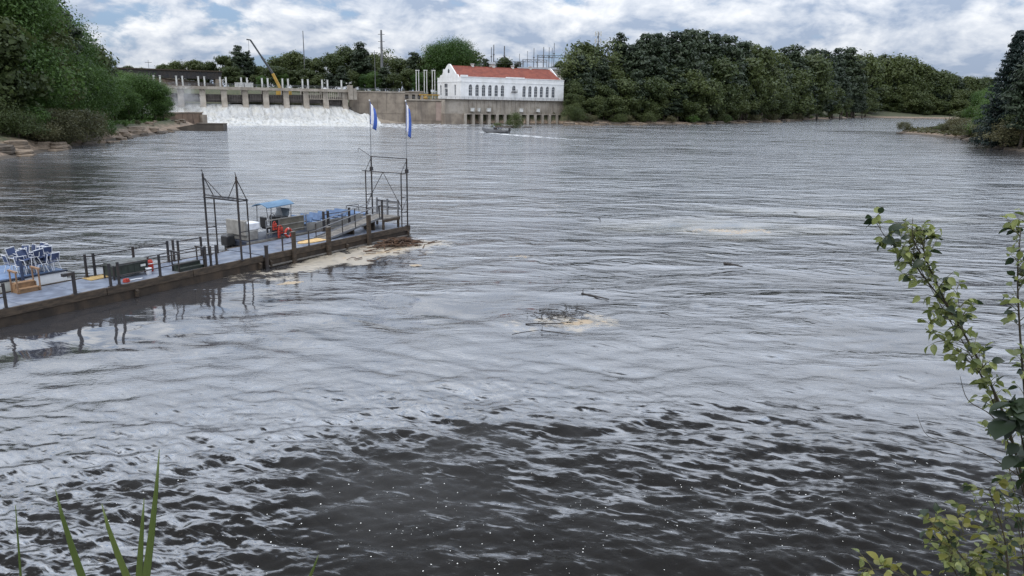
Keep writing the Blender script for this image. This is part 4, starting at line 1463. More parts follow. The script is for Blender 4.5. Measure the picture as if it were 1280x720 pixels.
def boarding_steps(label, u, n, mats, hw, rot, scale=1.0, name='boarding_steps', w=.8):
    t = dock_thing(name, label, 'steps', u, n, DK, None, rot)
    s = scale
    for k, z in enumerate((.20 * s, .42 * s)):
        y = .02 + .28 * k
        MB().box(0, w, y, y + .30, z - .05, z).build('tread', M[mats[0]], t)
        MB().box(.02, w - .02, y + .02, y + .045, 0, z - .051).build('riser', M[mats[0]], t)
    for x in (0.0, w - .04):
        MB().extrude([(0, 0), (0, .16 * s), (.29, .18 * s), (.29, .38 * s), (.6, .38 * s), (.6, 0)], 'x', x - .043 if x == 0 else x + .042, x - .003 if x == 0 else x + .08).build('side_board', M[mats[0]], t)
        xx = -.06 if x == 0 else w + .06
        MB().bar((xx, .05, 0), (xx, .05, 1.0 * hw), .05).bar((xx, .55, .0), (xx, .55, 1.02 * hw), .05).bar((xx, -.02, 1.0 * hw), (xx, .62, 1.03 * hw), .09, .07).build('handrail', M[mats[1]], t)
    return t


boarding_steps('black boarding steps with two looped handrails on the dock edge', 8.2, .22, ('bin_dark', 'dark_steel'), .98, 0, .8, w=1.3)
boarding_steps('orange brown wooden steps with two brown handrails beside the cream boat', 1.72, 2.05, ('step_wood', 'step_rail'), .95, 0, 1.0, 'boarding_steps')


def build_bin():
    t = dock_thing('storage_bin', 'long black lidded storage bin with a grey top on the near deck', 'bin', 5.4, 1.2)
    L, w = 1.7, .75
    MB().box(0, L, 0, w, .14, .62, .02).build('body', M['bin_dark'], t)
    MB().extrude([(-.03, .622), (-.03, .68), (.15, .77), (w - .15, .77), (w + .03, .68), (w + .03, .622)], 'x', -.04, L + .04).build('lid', M['bin_lid'], t)
    for x in (.0, L):
        for y in (0, w):
            MB().box(x - .03, x + .03, y - .03, y + .03, 0, .625 if y else .70).build('leg', M['dark_steel'], t)
    for k in range(5):
        MB().box(.08 + k * .32, .33 + k * .32, -.014, -.002, .2, .56).build('panel', M['bin_dark'], t)
    MB().box(L - .35, L - .1, -.03, -.0145, .42, .52).build('latch', M['white_metal'], t)
    t = dock_thing('fuel_can', 'red round canister with a white label at the end of the black bin', 'canister', 7.45, 1.65)
    MB().tube([(0, 0, 0), (0, 0, .05), (0, 0, .46), (0, 0, .56), (0, 0, .62)], [.21, .23, .23, .17, .08], 14).build('body', M['vest_red'], t)
    MB().tube([(0, 0, .62), (0, 0, .70)], .05, 8).build('cap', M['dark_steel'], t)
    MB().torus((0, 0, .40), .232, .02, 'z', 14, 5).build('band', M['chair_white'], t)
    t = dock_thing('coffee_urn', 'small white bucket standing before the red canister', 'bucket', 7.05, 1.05)
    MB().tube([(0, 0, 0), (0, 0, .3)], [.11, .14], 12).build('body', M['chair_white'], t)
    MB().torus((0, 0, .3), .14, .012, 'z', 12, 5).build('rim', M['chair_white'], t)
    t.name = 'bucket'
    t = dock_thing('hose_coil', 'small red coil of hose behind the front railing', 'hose', 5.5, .45)
    for z in (.04, .10, .16): MB().torus((0, 0, z * .8), .14 - z * .2, .028, 'z', 14, 6).build('loop', M['vest_red'], t)
    MB().tube([(.2, 0, .04), (.5, .1, .03), (.8, 0, .03)], .03, 6).build('tail', M['chair_white'], t)
    t = dock_thing('door_mat', 'small ochre mat lying on the deck beside the black bin', 'mat', 4.75, 1.95)
    MB().box(0, .95, 0, .75, .004, .03).build('mat', M['ochre_mat'], t)
    MB().box(.06, .89, .06, .69, .03, .036).build('pile', M['ochre_mat'], t)


build_bin()


# ------------------------------------------------------------------ gantries
def build_gantries():
    t = dock_thing('dock_gantry', 'dark steel gantry with a ladder beam across the middle of the dock', 'gantry', 11.7, 0, DK)
    ht, hs, du, w = 4.4, 3.16, .58, 2.62
    bt, br = .055, .04
    for n in (0.02, w):
        MB().tube([(0, n, 0), (0, n, ht)], bt, 8).build('mast', M['dark_steel'], t)
        MB().tube([(du, n, 0), (du, n, hs)], br, 8).build('post', M['dark_steel'], t)
        for z in (1.5, hs - .05): MB().bar((0, n, z), (du, n, z), .05).build('rung', M['dark_steel'], t)
        MB().box(-.12, .12, n - .12, n + .12, .003, .05).build('foot', M['dark_steel'], t)
        MB().tube([(0, n, ht - .1), (du, n, hs)], .025, 6).build('brace', M['dark_steel'], t)
        MB().tube([(0, n, ht - .15), (.3, w / 2 + (n - w / 2) * .12, hs - .05)], .022, 6).build('brace', M['dark_steel'], t)
        MB().tube([(0, n, ht), (-.05, n, ht + .22)], .02, 6).build('hook', M['dark_steel'], t)
    for x in (0, du):
        MB().bar((x, -.05, hs - .02), (x, w + .08, hs - .02), .07).build('beam', M['dark_steel'], t)
    for k in range(7): MB().bar((0, .25 + k * .36, hs), (du, .25 + k * .36, hs), .035).build('slat', M['galv'], t)
    MB().bar((0, .1, hs + .12), (0, w - .1, hs + .12), .04).build('beam', M['dark_steel'], t)
    # far gantry
    t = dock_thing('flag_gantry', 'tall dark steel gantry bearing the two flagpoles at the dock end', 'gantry', 25.1, .03, DK)
    du, ht, hs, w = .62, 4.56, 3.62, 3.1
    for n in (0, w):
        MB().tube([(du, n, 0), (du, n, ht)], .05, 8).build('mast', M['dark_steel'], t)
        MB().tube([(du, n, ht), (du, n, 8.3)], .022, 6).build('flagpole', M['galv'], t)
        MB().ball((du, n, 8.32), .05).build('finial', M['chair_white'], t)
        MB().tube([(0, n, 0), (0, n, hs)], .042, 8).build('post', M['dark_steel'], t)
        for z in (1.0, 2.0, hs - .03): MB().bar((0, n, z), (du, n, z), .045).build('rung', M['dark_steel'], t)
        MB().tube([(0, n, hs), (du, n, ht - .1)], .022, 6).build('brace', M['dark_steel'], t)
        MB().tube([(0, n, 1.05), (du, n, 1.95)], .018, 6).build('brace', M['dark_steel'], t)
        MB().box(du - .09, du + .09, n - .09, n + .09, 3.6, 3.85).build('lamp', M['dark_steel'], t)
        MB().box(du - .12, du + .12, n - .12, n + .12, .003, .06).build('foot', M['dark_steel'], t)
    MB().bar((du, -.05, ht), (du, w + .05, ht), .05).build('beam', M['dark_steel'], t)
    MB().bar((0, -.1, hs), (0, w + .3, hs), .05).build('beam', M['dark_steel'], t)
    for s in (-1, 1): MB().tube([(0, w / 2, hs), (0, w / 2 + s * (w / 2 - .02), 1.35)], .022, 6).build('brace', M['dark_steel'], t)
    MB().tube([(du, w, ht), (du - .3, w + .85, ht + .55), (du - .3, w + .9, ht + .25)], .02, 6).build('hook', M['dark_steel'], t)


build_gantries()


def build_flag(n, label, length, w, seed):
    """A limp flag hanging in folds from its pole: blue, white and blue bands."""
    t = dock_thing('flag', label, 'flag', 25.1 + .62, .03 + n, DK, 'flags on the dock end')
    top, r = 8.22, random.Random(seed)
    ph = r.uniform(0, 6)
    ns, nv = 18, 14
    for bi, (s0, s1, m, nm) in enumerate(((0, .24, 'flag_blue', 'hoist_band'), (.24, .68, 'flag_white', 'middle_band'), (.68, 1.0, 'flag_blue', 'fly_band'))):
        vs, fs = [], []
        for i in range(ns // 3 + 1):
            s = s0 + (s1 - s0) * i / (ns // 3)
            for j in range(nv + 1):
                v = j / nv
                fold = .11 * math.sin(s * 13 + ph + v * .8) * (.3 + .7 * v)
                droop = s * .48 + .12 * s * v
                x = -.04 - (w * s) * (.55 + .45 * math.sin(v * 2.2 + .5)) * .9
                vs.append((fold, x, top - v * length - droop))
        for i in range(ns // 3):
            for j in range(nv):
                a = i * (nv + 1) + j
                fs.append((a, a + nv + 1, a + nv + 2, a + 1))
        o = MB().add(vs, fs).build(nm, M[m], t, True)
        so = o.modifiers.new('cloth', 'SOLIDIFY')
        so.thickness = .012


build_flag(3.1, 'limp blue and white flag on the pole farther from the camera', 1.35, .62, 3)
build_flag(0.0, 'limp blue and white flag hanging lower on the pole at the dock corner', 1.75, .42, 8)


# ------------------------------------------------------------------ gangway ramp and end platform
def build_ramp():
    t = dock_thing('gangway_ramp', 'grey gangway ramp with handrails rising from the orange mat', 'ramp', 18.6, .55, DK)
    L, w, h = 5.0, 1.15, .72
    nb = 9
    for k in range(nb):
        a, b = k / nb + .004, (k + 1) / nb - .004
        MB().extrude([(L * a, .05 + h * a), (L * b, .05 + h * b), (L * b, .0 + h * b), (L * a, .0 + h * a)], 'y', .05, w - .05).build('plank', M['timber_grey'], t)
    for y in (0, w - .05):
        MB().extrude([(0, 0), (L, h - .02), (L, h + .12), (0, .12)], 'y', y, y + .045).build('side_beam', M['galv'], t)
        for k in range(5):
            x = .15 + (L - .3) * k / 4
            MB().bar((x, y + .02, h * x / L), (x, y + .02, h * x / L + .92), .045).build('post', M['dark_steel'], t)
        for z in (.48, .92):
            MB().tube([(.05, y + .02, z), (L, y + .02, h + z)], .026, 6).build('handrail', M['galv'], t)
    for x in (2.4, 4.4): MB().extrude([(.1, 0), (.1, h * x / L - .02), (w - .1, h * x / L - .02), (w - .1, 0)], 'x', x, x + .08).build('trestle', M['timber'], t)
    t = dock_thing('ramp_mat', 'orange tan mat lying at the foot of the gangway ramp', 'mat', 17.4, .62, DK)
    pts = [(1.45 * math.cos(a) * (1 if math.cos(a) < 0 else .75), .52 * math.sin(a)) for a in np.linspace(0, 2 * PI, 18, endpoint=False)]
    MB().extrude([(p[0] + .8, p[1] + .5) for p in pts], 'z', .004, .05).build('mat', M['tan_mat'], t)
    t = dock_thing('end_platform', 'dark timber landing platform with a short railing at the dock end', 'platform', 23.5, .30, DK)
    for k in range(6):
        MB().box(k * .29 + .008, k * .29 + .282, 0, 2.0, .66, .73).build('plank', M['timber_grey'], t)
    for x in (.06, 1.6):
        for y in (.05, 1.9): MB().box(x - .06, x + .06, y - .06, y + .06, 0, .659).build('leg', M['timber'], t)
    MB().box(0, 1.72, -.04, -.003, .5, .66).build('skirt_board', M['timber'], t)
    for y in (.08, 1.0, 1.92): MB().box(1.6, 1.7, y - .05, y + .05, .731, 1.85).build('rail_post', M['galv'], t)
    for z in (1.25, 1.65): MB().box(1.705, 1.745, .0, 2.0, z - .07, z + .07).build('rail_board', M['galv'], t)
    MB().box(-.06, .04, .02, .12, .731, 2.0).build('rail_post', M['dark_steel'], t)
    build_railing('back posts behind the gangway ramp joined by thin rails', [(20.8, 3.0), (21.2, 3.0), (23.2, 3.0)], (.6, 1.1), 1.3, r=.06)


build_ramp()


# ------------------------------------------------------------------ pontoon boat alongside the far dock section
def build_pontoon():
    t = dock_thing('pontoon_boat', 'pontoon tour boat with a blue canopy and rows of blue seats', 'boat', 15.0, 3.5, 0)
    L, w = 11.6, 2.1
    fl = DK + .12
    for y in (.45, w - .45):
        MB().tube([(-.1, y, .18), (.15, y, .2), (L - 1.2, y, .2), (L - .4, y, .3), (L - .05, y, .5)], [.15, .36, .36, .3, .06], 10).build('pontoon', M['galv'], t, True)
    MB().box(0, L - .2, 0, w, .52, fl, .03).build('deck', M['navy'], t)
    MB().box(-.02, L - .18, -.035, -.002, .55, fl - .03).build('rub_strip', M['boat_grey'], t)
    # stern: outboard and grey lockers
    m = MB().box(-.62, -.02, .95, 1.55, .55, 1.15, .06).box(-.5, -.2, 1.12, 1.38, -.3, .55)
    m.build('outboard_motor', M['rotor'], t)
    MB().box(.25, 1.05, .2, 1.9, fl, fl + .55, .03).build('stern_bench', M['boat_grey'], t)
    MB().box(.12, .3, .2, 1.9, fl + .3, fl + 1.2, .04).build('bench_back', M['boat_grey'], t)
    MB().box(.45, 1.3, .3, 1.0, fl + .56, fl + 1.0, .05).build('cushion', M['chair_white'], t)
    MB().box(1.2, 1.7, 1.0, 1.8, fl, fl + .95, .05).build('cooler', M['boat_grey'], t)
    # helm
    MB().box(3.15, 3.9, .6, 1.6, fl, fl + 1.05, .05).build('helm', M['rotor'], t)
    MB().extrude([(3.65, fl + 1.05), (3.9, fl + 1.05), (4.02, fl + 1.5), (3.95, fl + 1.5)], 'y', .6, 1.6).build('windscreen', M['glass'], t)
    MB().torus((3.02, 1.1, fl + 1.05), .19, .02, 'x', 16, 5).build('steering_wheel', M['rotor'], t)
    s = MB().box(2.35, 2.8, .85, 1.4, fl + .35, fl + .5, .03).box(2.25, 2.37, .85, 1.4, fl + .45, fl + 1.1, .03).bar((2.55, 1.12, fl), (2.55, 1.12, fl + .36), .1)
    s.build('helm_seat', M['rotor'], t)
    # canopy, crowned across, on four posts
    cz = fl + 1.78
    vs, fs = [], []
    n = 10
    x0, x1 = 2.0, 4.15
    for i in range(n + 1):
        f = i / n
        y = .35 + 1.4 * f
        z = cz + .20 * math.sin(PI * f)
        vs += [(x0, y, z - .02), (x1, y, z + .05), (x1, y, z + .0), (x0, y, z - .07)]
    for i in range(n):
        a, b = i * 4, i * 4 + 4
        fs += [(a, a + 1, b + 1, b), (a + 3, b + 3, b + 2, a + 2), (a, b, b + 3, a + 3), (a + 1, a + 2, b + 2, b + 1)]
    fs += [(0, 3, 2, 1), (n * 4, n * 4 + 1, n * 4 + 2, n * 4 + 3)]
    MB().add(vs, fs).build('canopy', M['canopy_blue'], t)
    for x in (2.25, 3.85):
        for y in (.42, 1.68): MB().tube([(x, y, fl), (x + (.1 if x > 2 else 0), y, cz)], .028, 6).build('canopy_post', M['galv'], t)
    for y in (.42, 1.68): MB().tube([(3.2, y, fl + .6), (3.05, y, cz)], .022, 6).build('canopy_post', M['galv'], t)
    # side panels and rails
    MB().box(2.55, 4.6, .02, .06, fl + .12, fl + 1.02).build('side_panel', M['boat_olive'], t)
    for z in (.28, .66, 1.06): MB().bar((1.5, -.01, fl + z), (4.75, -.01, fl + z), .05).build('side_rail', M['boat_grey'], t)
    for x in (1.5, 2.5, 4.75): MB().bar((x, -.012, fl), (x, -.012, fl + 1.06), .045).build('rail_post', M['galv'], t)
    MB().box(4.8, 10.2, .02, .06, fl + .02, fl + .5).build('side_panel', M['boat_grey'], t)
    MB().box(4.8, 10.2, w - .06, w - .02, fl + .02, fl + .5).build('side_panel', M['boat_grey'], t)
    # rows of seats: bench, back, legs
    for k in range(6):
        x = 4.95 + k * .80
        b = MB().box(x, x + .42, .12, w - .12, fl + .36, fl + .44, .02).build('seat', M['seat_blue'], t)
        MB().extrude([(x + .40, fl + .5), (x + .52, fl + .78), (x + .47, fl + .80), (x + .35, fl + .52)], 'y', .12, w - .12).build('backrest', M['seat_blue'], b)
        l = MB()
        for y in (.2, w / 2, w - .2): l.bar((x + .2, y, fl), (x + .2, y, fl + .36), .05)
        for y in (.2, w - .2): l.bar((x + .4, y, fl + .4), (x + .46, y, fl + .7), .04)
        l.build('frame', M['rail_blue'], b)
    # bow rail, a raised bent tube
    for y in (.1, w - .1):
        MB().tube([(10.3, y, fl), (10.7, y, fl + .85), (11.9, y, fl + .8), (12.0, y, fl)], .028, 6).build('bow_rail', M['dark_steel'], t)
        MB().tube([(10.5, y, fl + .45), (12.0, y, fl + .42)], .02, 6).build('bow_rail', M['dark_steel'], t)
    MB().tube([(10.7, .1, fl + .85), (10.7, w - .1, fl + .85)], .028, 6).build('bow_rail', M['dark_steel'], t)
    MB().box(10.6, 11.3, .5, 2.0, fl, fl + .4, .04).build('bow_locker', M['seat_blue'], t)
    # a red life ring and life jackets hung over the rail
    lab = ('red orange life jacket hanging over the boat rail, highest of the bunch', 'red orange life jacket hanging lower on the boat rail', 'red life jacket fallen against the boat side')
    for i, (x, y, z, r) in enumerate(((2.05, -.10, fl + .62, .1), (2.45, -.14, fl + .34, -.3), (2.25, -.22, fl + .12, .5))):
        q = dock_thing('life_jacket', lab[i], 'life jacket', 15.0 + x, 3.5 + y, z, 'life jackets on the boat', r)
        q.scale = (.8, .8, .8)
        for s in (-1, 1):
            MB().box(s * .12 - .10, s * .12 + .10, -.08, .02, -.22, .28, .03).build('panel', M['vest_red'], q)
        MB().torus((0, -.02, .3), .12, .04, 'y', 10, 5).build('collar', M['vest_red'], q)
        MB().box(-.2, .2, -.095, -.081, -.05, .0).build('strap', M['rotor'], q)
    q = dock_thing('life_ring', 'round red life ring leaning on the deck below the life jackets', 'life ring', 17.85, 3.1, DK + .32)
    MB().torus((0, 0, 0), .24, .075, 'y', 18, 8).build('ring', M['vest_red'], q, True)
    for a in (0, PI / 2, PI, 3 * PI / 2):
        MB().torus((.24 * math.cos(a), 0, .24 * math.sin(a)), .08, .012, 'z' if abs(math.sin(a)) < .5 else 'x', 8, 4).build('band', M['chair_white'], q)


build_pontoon()


# ------------------------------------------------------------------ cream boat at the left with the heap of chairs
def build_chair_boat():
    t = dock_thing('chair_boat', 'flat cream and white boat carrying a heap of blue chairs', 'boat', -8.0, 2.98, 0)
    L, w, top = 12.25, 3.2, 1.2
    MB().box(0, L - 2.0, 0, w, .1, top - .06, .03).build('hull', M['boat_cream'], t)
    MB().extrude([(L - 1.99, .1), (L - .05, .35), (L, top - .061), (L - 1.99, top - .061)], 'y', 0, w).build('bow', M['boat_white'], t)
    MB().box(-.05, L + .04, -.05, w + .05, top - .06, top).build('gunwale', M['navy'], t)
    MB().box(.1, L - .1, .1, w - .1, top, top + .02).build('deck', M['seat_blue'], t)
    for k in range(4): MB().box(.5 + k * 2.4, .56 + k * 2.4, -.02, -.003, .2, top - .1).build('seam', M['boat_grey'], t)
    for x in (6.9, 8.0): MB().tube([(x, .1, top), (x, .1, top + .95)], .035, 6).build('rail_post', M['rail_blue'], t)
    for z in (.35, .65, .93): MB().tube([(3.5, .1, top + z), (8.0, .1, top + z)], .02, 6).build('rail', M['rail_blue'], t)
    MB().tube([(10.3, -.08, .72), (10.3, -.08, top + .75)], .07, 8).build('corner_post', M['rail_blue'], t)


build_chair_boat()


def build_chair_heap():
    def chair():
        t = thing('stacked_chair', '', 'chair', (0, 0, 0), 0, 'chairs heaped on the cream boat')
        MB().box(-.22, .22, -.21, .21, .42, .45, .01).build('seat', M['chair_blue'], t)
        MB().extrude([(.20, .55), (.28, .88), (.25, .89), (.17, .56)], 'x', -.22, .22).build('backrest', M['chair_blue'], t)
        for sx in (-1, 1):
            MB().tube([(sx * .235, -.2, 0), (sx * .235, -.16, .44), (sx * .235, .2, .46), (sx * .235, .3, .92)], .017, 5).build('frame', M['chair_white'], t)
            MB().tube([(sx * .235, .28, 0), (sx * .235, .12, .44)], .017, 5).build('leg', M['chair_white'], t)
        MB().tube([(-.235, .3, .92), (.235, .3, .92)], .017, 5).build('top_rail', M['chair_white'], t)
        return t
    r = random.Random(5)
    proto = chair()
    spots = []
    for layer, (nx, ny) in enumerate(((5, 3), (4, 3))):
        for i in range(nx):
            for j in range(ny):
                spots.append((i - (nx - 1) / 2, j - (ny - 1) / 2, layer))
    pos = {0: 'bottom', 1: 'top'}
    for k, (i, j, l) in enumerate(spots):
        c = proto if k == 0 else copy_tree(proto)
        c.location = dk(3.25 + i * .33 + r.uniform(-.08, .08), 3.75 + j * .46 + r.uniform(-.08, .08), 1.225 + l * .27 + (0 if l == 0 else r.uniform(0, .06)))
        c.rotation_euler = (r.uniform(-.15, .15) * (l > 0), r.uniform(-.2, .2) * (l > 0) + (PI if (l == 2 and i % 2 == 0) else 0) * 0, DANG + r.choice((0, PI / 2, PI, -PI / 2)) + r.uniform(-.3, .3))
        c.scale = (.88, .88, .88)
        c['label'] = f'blue chair with a white frame in the {pos[l]} layer of the heap'


build_chair_heap()


# ------------------------------------------------------------------ driftwood and floating sticks
def build_drift():
    r = random.Random(12)
    c = at(500, 307)
    V = MB()
    for k in range(150):
        a, q = r.uniform(0, 2 * PI), abs(r.gauss(0, .55))
        x, y = q * 2.3 * math.cos(a), q * 1.05 * math.sin(a)
        z = max(.02, .55 * math.exp(-(x * x / 1.6 + y * y / .5)) * r.uniform(.3, 1))
        th = r.gauss(0, .6)
        l = r.uniform(.3, 1.5)
        d = Vector((math.cos(th), math.sin(th), r.uniform(-.12, .12))) * l / 2
        p = Vector((x, y, z))
        V.tube([p - d, p + Vector((r.uniform(-.05, .05), r.uniform(-.05, .05), .02)), p + d], [r.uniform(.02, .06), r.uniform(.02, .05), .012], 5)
    o = V.build('driftwood_raft', M['drift'])
    o.location, o.rotation_euler = (c.x, c.y, 0), (0, 0, DANG - .35)
    tag(o, 'brown raft of driftwood caught against the dock end', kind='stuff')

    def stick(px0, py0, px1, py1, rad, label, bend=.03, m='drift_dark', branch=False, name='floating_stick', cat='stick'):
        a, b = at(px0, py0, .05), at(px1, py1, .05)
        t = thing(name, label, cat, a, 0)
        d = b - a
        side = Vector((-d.y, d.x, 0)).normalized() * d.length * bend
        MB().tube([(0, 0, 0), d * .35 + side, d * .7 + side * .6, d], [rad, rad * .95, rad * .8, rad * .5], 7).build('stem', M[m], t)
        if branch:
            MB().tube([d * .05, d * .05 + Vector((0, .05, rad + .22))], [rad * .6, rad * .2], 5).build('branch_stub', M[m], t)
        return t
    stick(905, 329, 928, 333.5, .085, 'short thick dark log floating alone in mid river', .02, name='floating_log', cat='log')
    stick(727, 367, 761, 374, .045, 'long thin dark log above the tan foam patch', .01, branch=True, name='floating_log', cat='log')
    stick(657, 405, 705, 404.5, .03, 'straight dark stick at the left end of the foam patch', .02)
    stick(674, 386, 704, 388, .02, 'thin curved twig at the top of the foam patch', .08)
    stick(706, 380, 702, 391, .018, 'short twig pointing up from the foam patch', .1)
    stick(720, 385, 744, 393, .022, 'forked twig lying beside the tan scum', .06, branch=True)
    stick(640, 418, 678, 412, .018, 'slim stick floating just below the foam patch', .03)
    stick(676, 413, 711, 418, .022, 'knobbly stick with stubs below the foam patch', .02, branch=True)
    stick(686, 364, 708, 358, .014, 'pale thin twig drifting above the foam patch', .04)
    stick(678, 398, 684, 388, .016, 'tiny upright twig in the foam patch', .1)
    stick(826, 391, 838, 395, .02, 'small dark twig drifting right of the foam patch', .04)
    stick(748, 272, 750, 278, .03, 'small dark stick far out in the pale slick', .04)
    stick(992, 265, 998, 266.2, .025, 'small dark chip of wood in the far slick', .03)
    # matted twigs of the mid-river clump
    V = MB()
    for k in range(85):
        p = at(r.gauss(700, 19), r.gauss(393, 5.5), .0)
        th = r.gauss(-.2, .8)
        l = r.uniform(.12, .75)
        d = Vector((math.cos(th), math.sin(th), r.uniform(-.04, .06))) * l / 2
        p.z = r.uniform(.0, .05)
        V.tube([p - d, p + Vector((r.uniform(-.03, .03), r.uniform(-.03, .03), .02)), p + d], [.014, .012, .006], 4)
    tag(V.build('drifting_twigs', M['drift_dark']), 'matted dark twigs tangled in the mid river foam patch', kind='stuff')
    # loose twigs around the raft
    V = MB()
    for k in range(26):
        p = at(r.uniform(425, 540), r.uniform(306, 330), .015)
        th = r.gauss(.6, .5)
        l = r.uniform(.2, .7)
        d = Vector((math.cos(th), math.sin(th), 0)) * l / 2
        V.tube([p - d, p + d], r.uniform(.012, .025), 4)
    tag(V.build('drifting_twigs', M['drift']), 'loose twigs drifting in the foam by the dock', kind='stuff')


build_drift()


# ------------------------------------------------------------------ motor boat far out, and the rocky islet behind it
def build_motorboat():
    a, b = at(604, 164.5), at(634, 169)
    d = Vector((b.x - a.x, b.y - a.y, 0))
    p = at(619, 166)
    t = thing('motor_boat', 'grey open motor boat speeding past the powerhouse with two people', 'boat', (p.x, p.y, 0), PI - .22)
    t.scale = (1.12, 1.12, 1.12)
    L = 7.6
    secs = [(-L / 2, 1.0, .75, .1), (-L / 4, 1.15, .8, 0), (0, 1.2, .9, -.05), (L / 4, 1.0, 1.05, 0), (L * .42, .5, 1.25, .3), (L / 2, .04, 1.4, .9)]
    vs, fs = [], []
    for x, w, h, k in secs:
        vs += [(x, -w, h), (x, -w * .8, k + .15), (x, 0, k - .15), (x, w * .8, k + .15), (x, w, h)]
    for i in range(len(secs) - 1):
        for j in range(4): fs.append((i * 5 + j, i * 5 + j + 1, i * 5 + j + 6, i * 5 + j + 5))
    fs.append((0, 1, 2, 3, 4))
    MB().add(vs, fs).build('hull', M['galv'], t, True)
    MB().add([(-L / 2, -.98, .5), (L / 4, -.95, .6), (L / 4, .95, .6), (-L / 2, .98, .5)], [(0, 1, 2, 3)]).build('floor', M['boat_grey'], t)
    MB().box(-.4, .4, -.5, .5, .6, 1.5, .05).build('console', M['dark_steel'], t)
    MB().extrude([(.1, 1.5), (.4, 1.5), (.6, 2.0), (.52, 2.0)], 'y', -.5, .5).build('windscreen', M['glass'], t)
    MB().box(-L / 2 - .5, -L / 2 - .02, -.3, .3, .5, 1.5, .06).box(-L / 2 - .35, -L / 2 - .1, -.1, .1, -.4, .5).build('outboard_motor', M['rotor'], t)
    for x, y in ((-1.0, -.3), (-1.9, .4)):
        MB().box(x - .25, x + .25, y - .25, y + .25, .6, 1.0, .03).build('seat', M['boat_grey'], t)
    gr = MB().tube([(L * .1, -1.0, 1.35), (L * .35, -.7, 1.6), (L * .47, 0, 1.75), (L * .35, .7, 1.6), (L * .1, 1.0, 1.35)], .035, 5)
    gr.build('bow_rail', M['galv'], t)
    for i, (x, y) in enumerate(((-1.0, -.3), (-1.9, .4))):
        lab = ('seated person in dark clothes at the motor boat console', 'seated person in dark clothes near the motor boat stern')[i]
        o = build_person(lab)
        m_ = Matrix.Translation((p.x, p.y, 0)) @ Matrix.Rotation(PI - .22, 4, 'Z') @ Matrix.Translation((x * 1.12, y * 1.12, 1.05))
        o.matrix_world = m_


def build_person(label):
    """A small seated figure grown as one skin along its bones; the seat is the origin."""
    J = {'pelvis': (0, 0, .1), 'belly': (0, 0, .3), 'chest': (.02, 0, .52), 'neck': (.03, 0, .66), 'head': (.05, 0, .80), 'crown': (.05, 0, .90)}
    E = [('pelvis', 'belly'), ('belly', 'chest'), ('chest', 'neck'), ('neck', 'head'), ('head', 'crown')]
    Rd = {'pelvis': .15, 'belly': .14, 'chest': .16, 'neck': .06, 'head': .10, 'crown': .07}
    for s, n in ((-1, 'l'), (1, 'r')):
        J.update({'sh' + n: (.02, s * .19, .58), 'el' + n: (.12, s * .25, .36), 'wr' + n: (.36, s * .18, .36), 'kn' + n: (.44, s * .12, .10), 'an' + n: (.44, s * .12, -.34), 'to' + n: (.60, s * .12, -.38)})
        E += [('chest', 'sh' + n), ('sh' + n, 'el' + n), ('el' + n, 'wr' + n), ('pelvis', 'kn' + n), ('kn' + n, 'an' + n), ('an' + n, 'to' + n)]
        Rd.update({'sh' + n: .07, 'el' + n: .05, 'wr' + n: .04, 'kn' + n: .07, 'an' + n: .05, 'to' + n: .04})
    k = list(J)
    me = bpy.data.meshes.new('person')
    me.from_pydata([J[i] for i in k], [(k.index(a), k.index(b)) for a, b in E], [])
    me.materials.append(M['shirt'])
    o = link('person', me)
    o.modifiers.new('skin', 'SKIN')
    for i, nme in enumerate(k): me.skin_vertices[0].data[i].radius = (Rd[nme], Rd[nme])
    me.skin_vertices[0].data[0].use_root = True
    o.modifiers.new('smooth', 'SUBSURF').levels = 1
    h = MB().ball((.05, 0, .83), (.10, .085, .125), 10, 8).build('head', M['skin'], o, True)
    MB().ball((.035, 0, .88), (.105, .095, .10), 10, 6).build('hair', M['rotor'], o, True)
    return tag(o, label, 'person')


build_motorboat()

# ------------------------------------------------------------------ foliage meshes, built once and shared


def leaf_cards(name, P, N, S, m, seed, long=1.5):
    """One four-cornered leaf card per point, facing roughly along N."""
    r = np.random.default_rng(seed)
    n = len(P)
    N = N + r.normal(size=(n, 3)) * .55
    N /= np.linalg.norm(N, axis=1, keepdims=True) + 1e-9
    A = np.cross(N, r.normal(size=(n, 3)))
    A /= np.linalg.norm(A, axis=1, keepdims=True) + 1e-9
    B = np.cross(N, A)
    S = S[:, None]
    V = np.stack([P - A * S * long * .5, P + B * S * .42 + N * S * .12, P + A * S * long * .5, P - B * S * .42 + N * S * .12], 1).reshape(-1, 3)
    F = np.arange(4 * n).reshape(n, 4)
    return np_mesh(name, V, F, m)


def clump_points(r, c, rad, n, up=.25):
    """Points in the outer shell of an ellipsoid, with outward normals."""
    d = r.normal(size=(n, 3))
    d /= np.linalg.norm(d, axis=1, keepdims=True)
    q = np.where(r.random((n, 1)) < .22, r.uniform(1.0, 1.5, size=(n, 1)), r.uniform(.55, 1.05, size=(n, 1)))
    return np.array(c) + d * q * np.array(rad), d + np.array([0, 0, up])


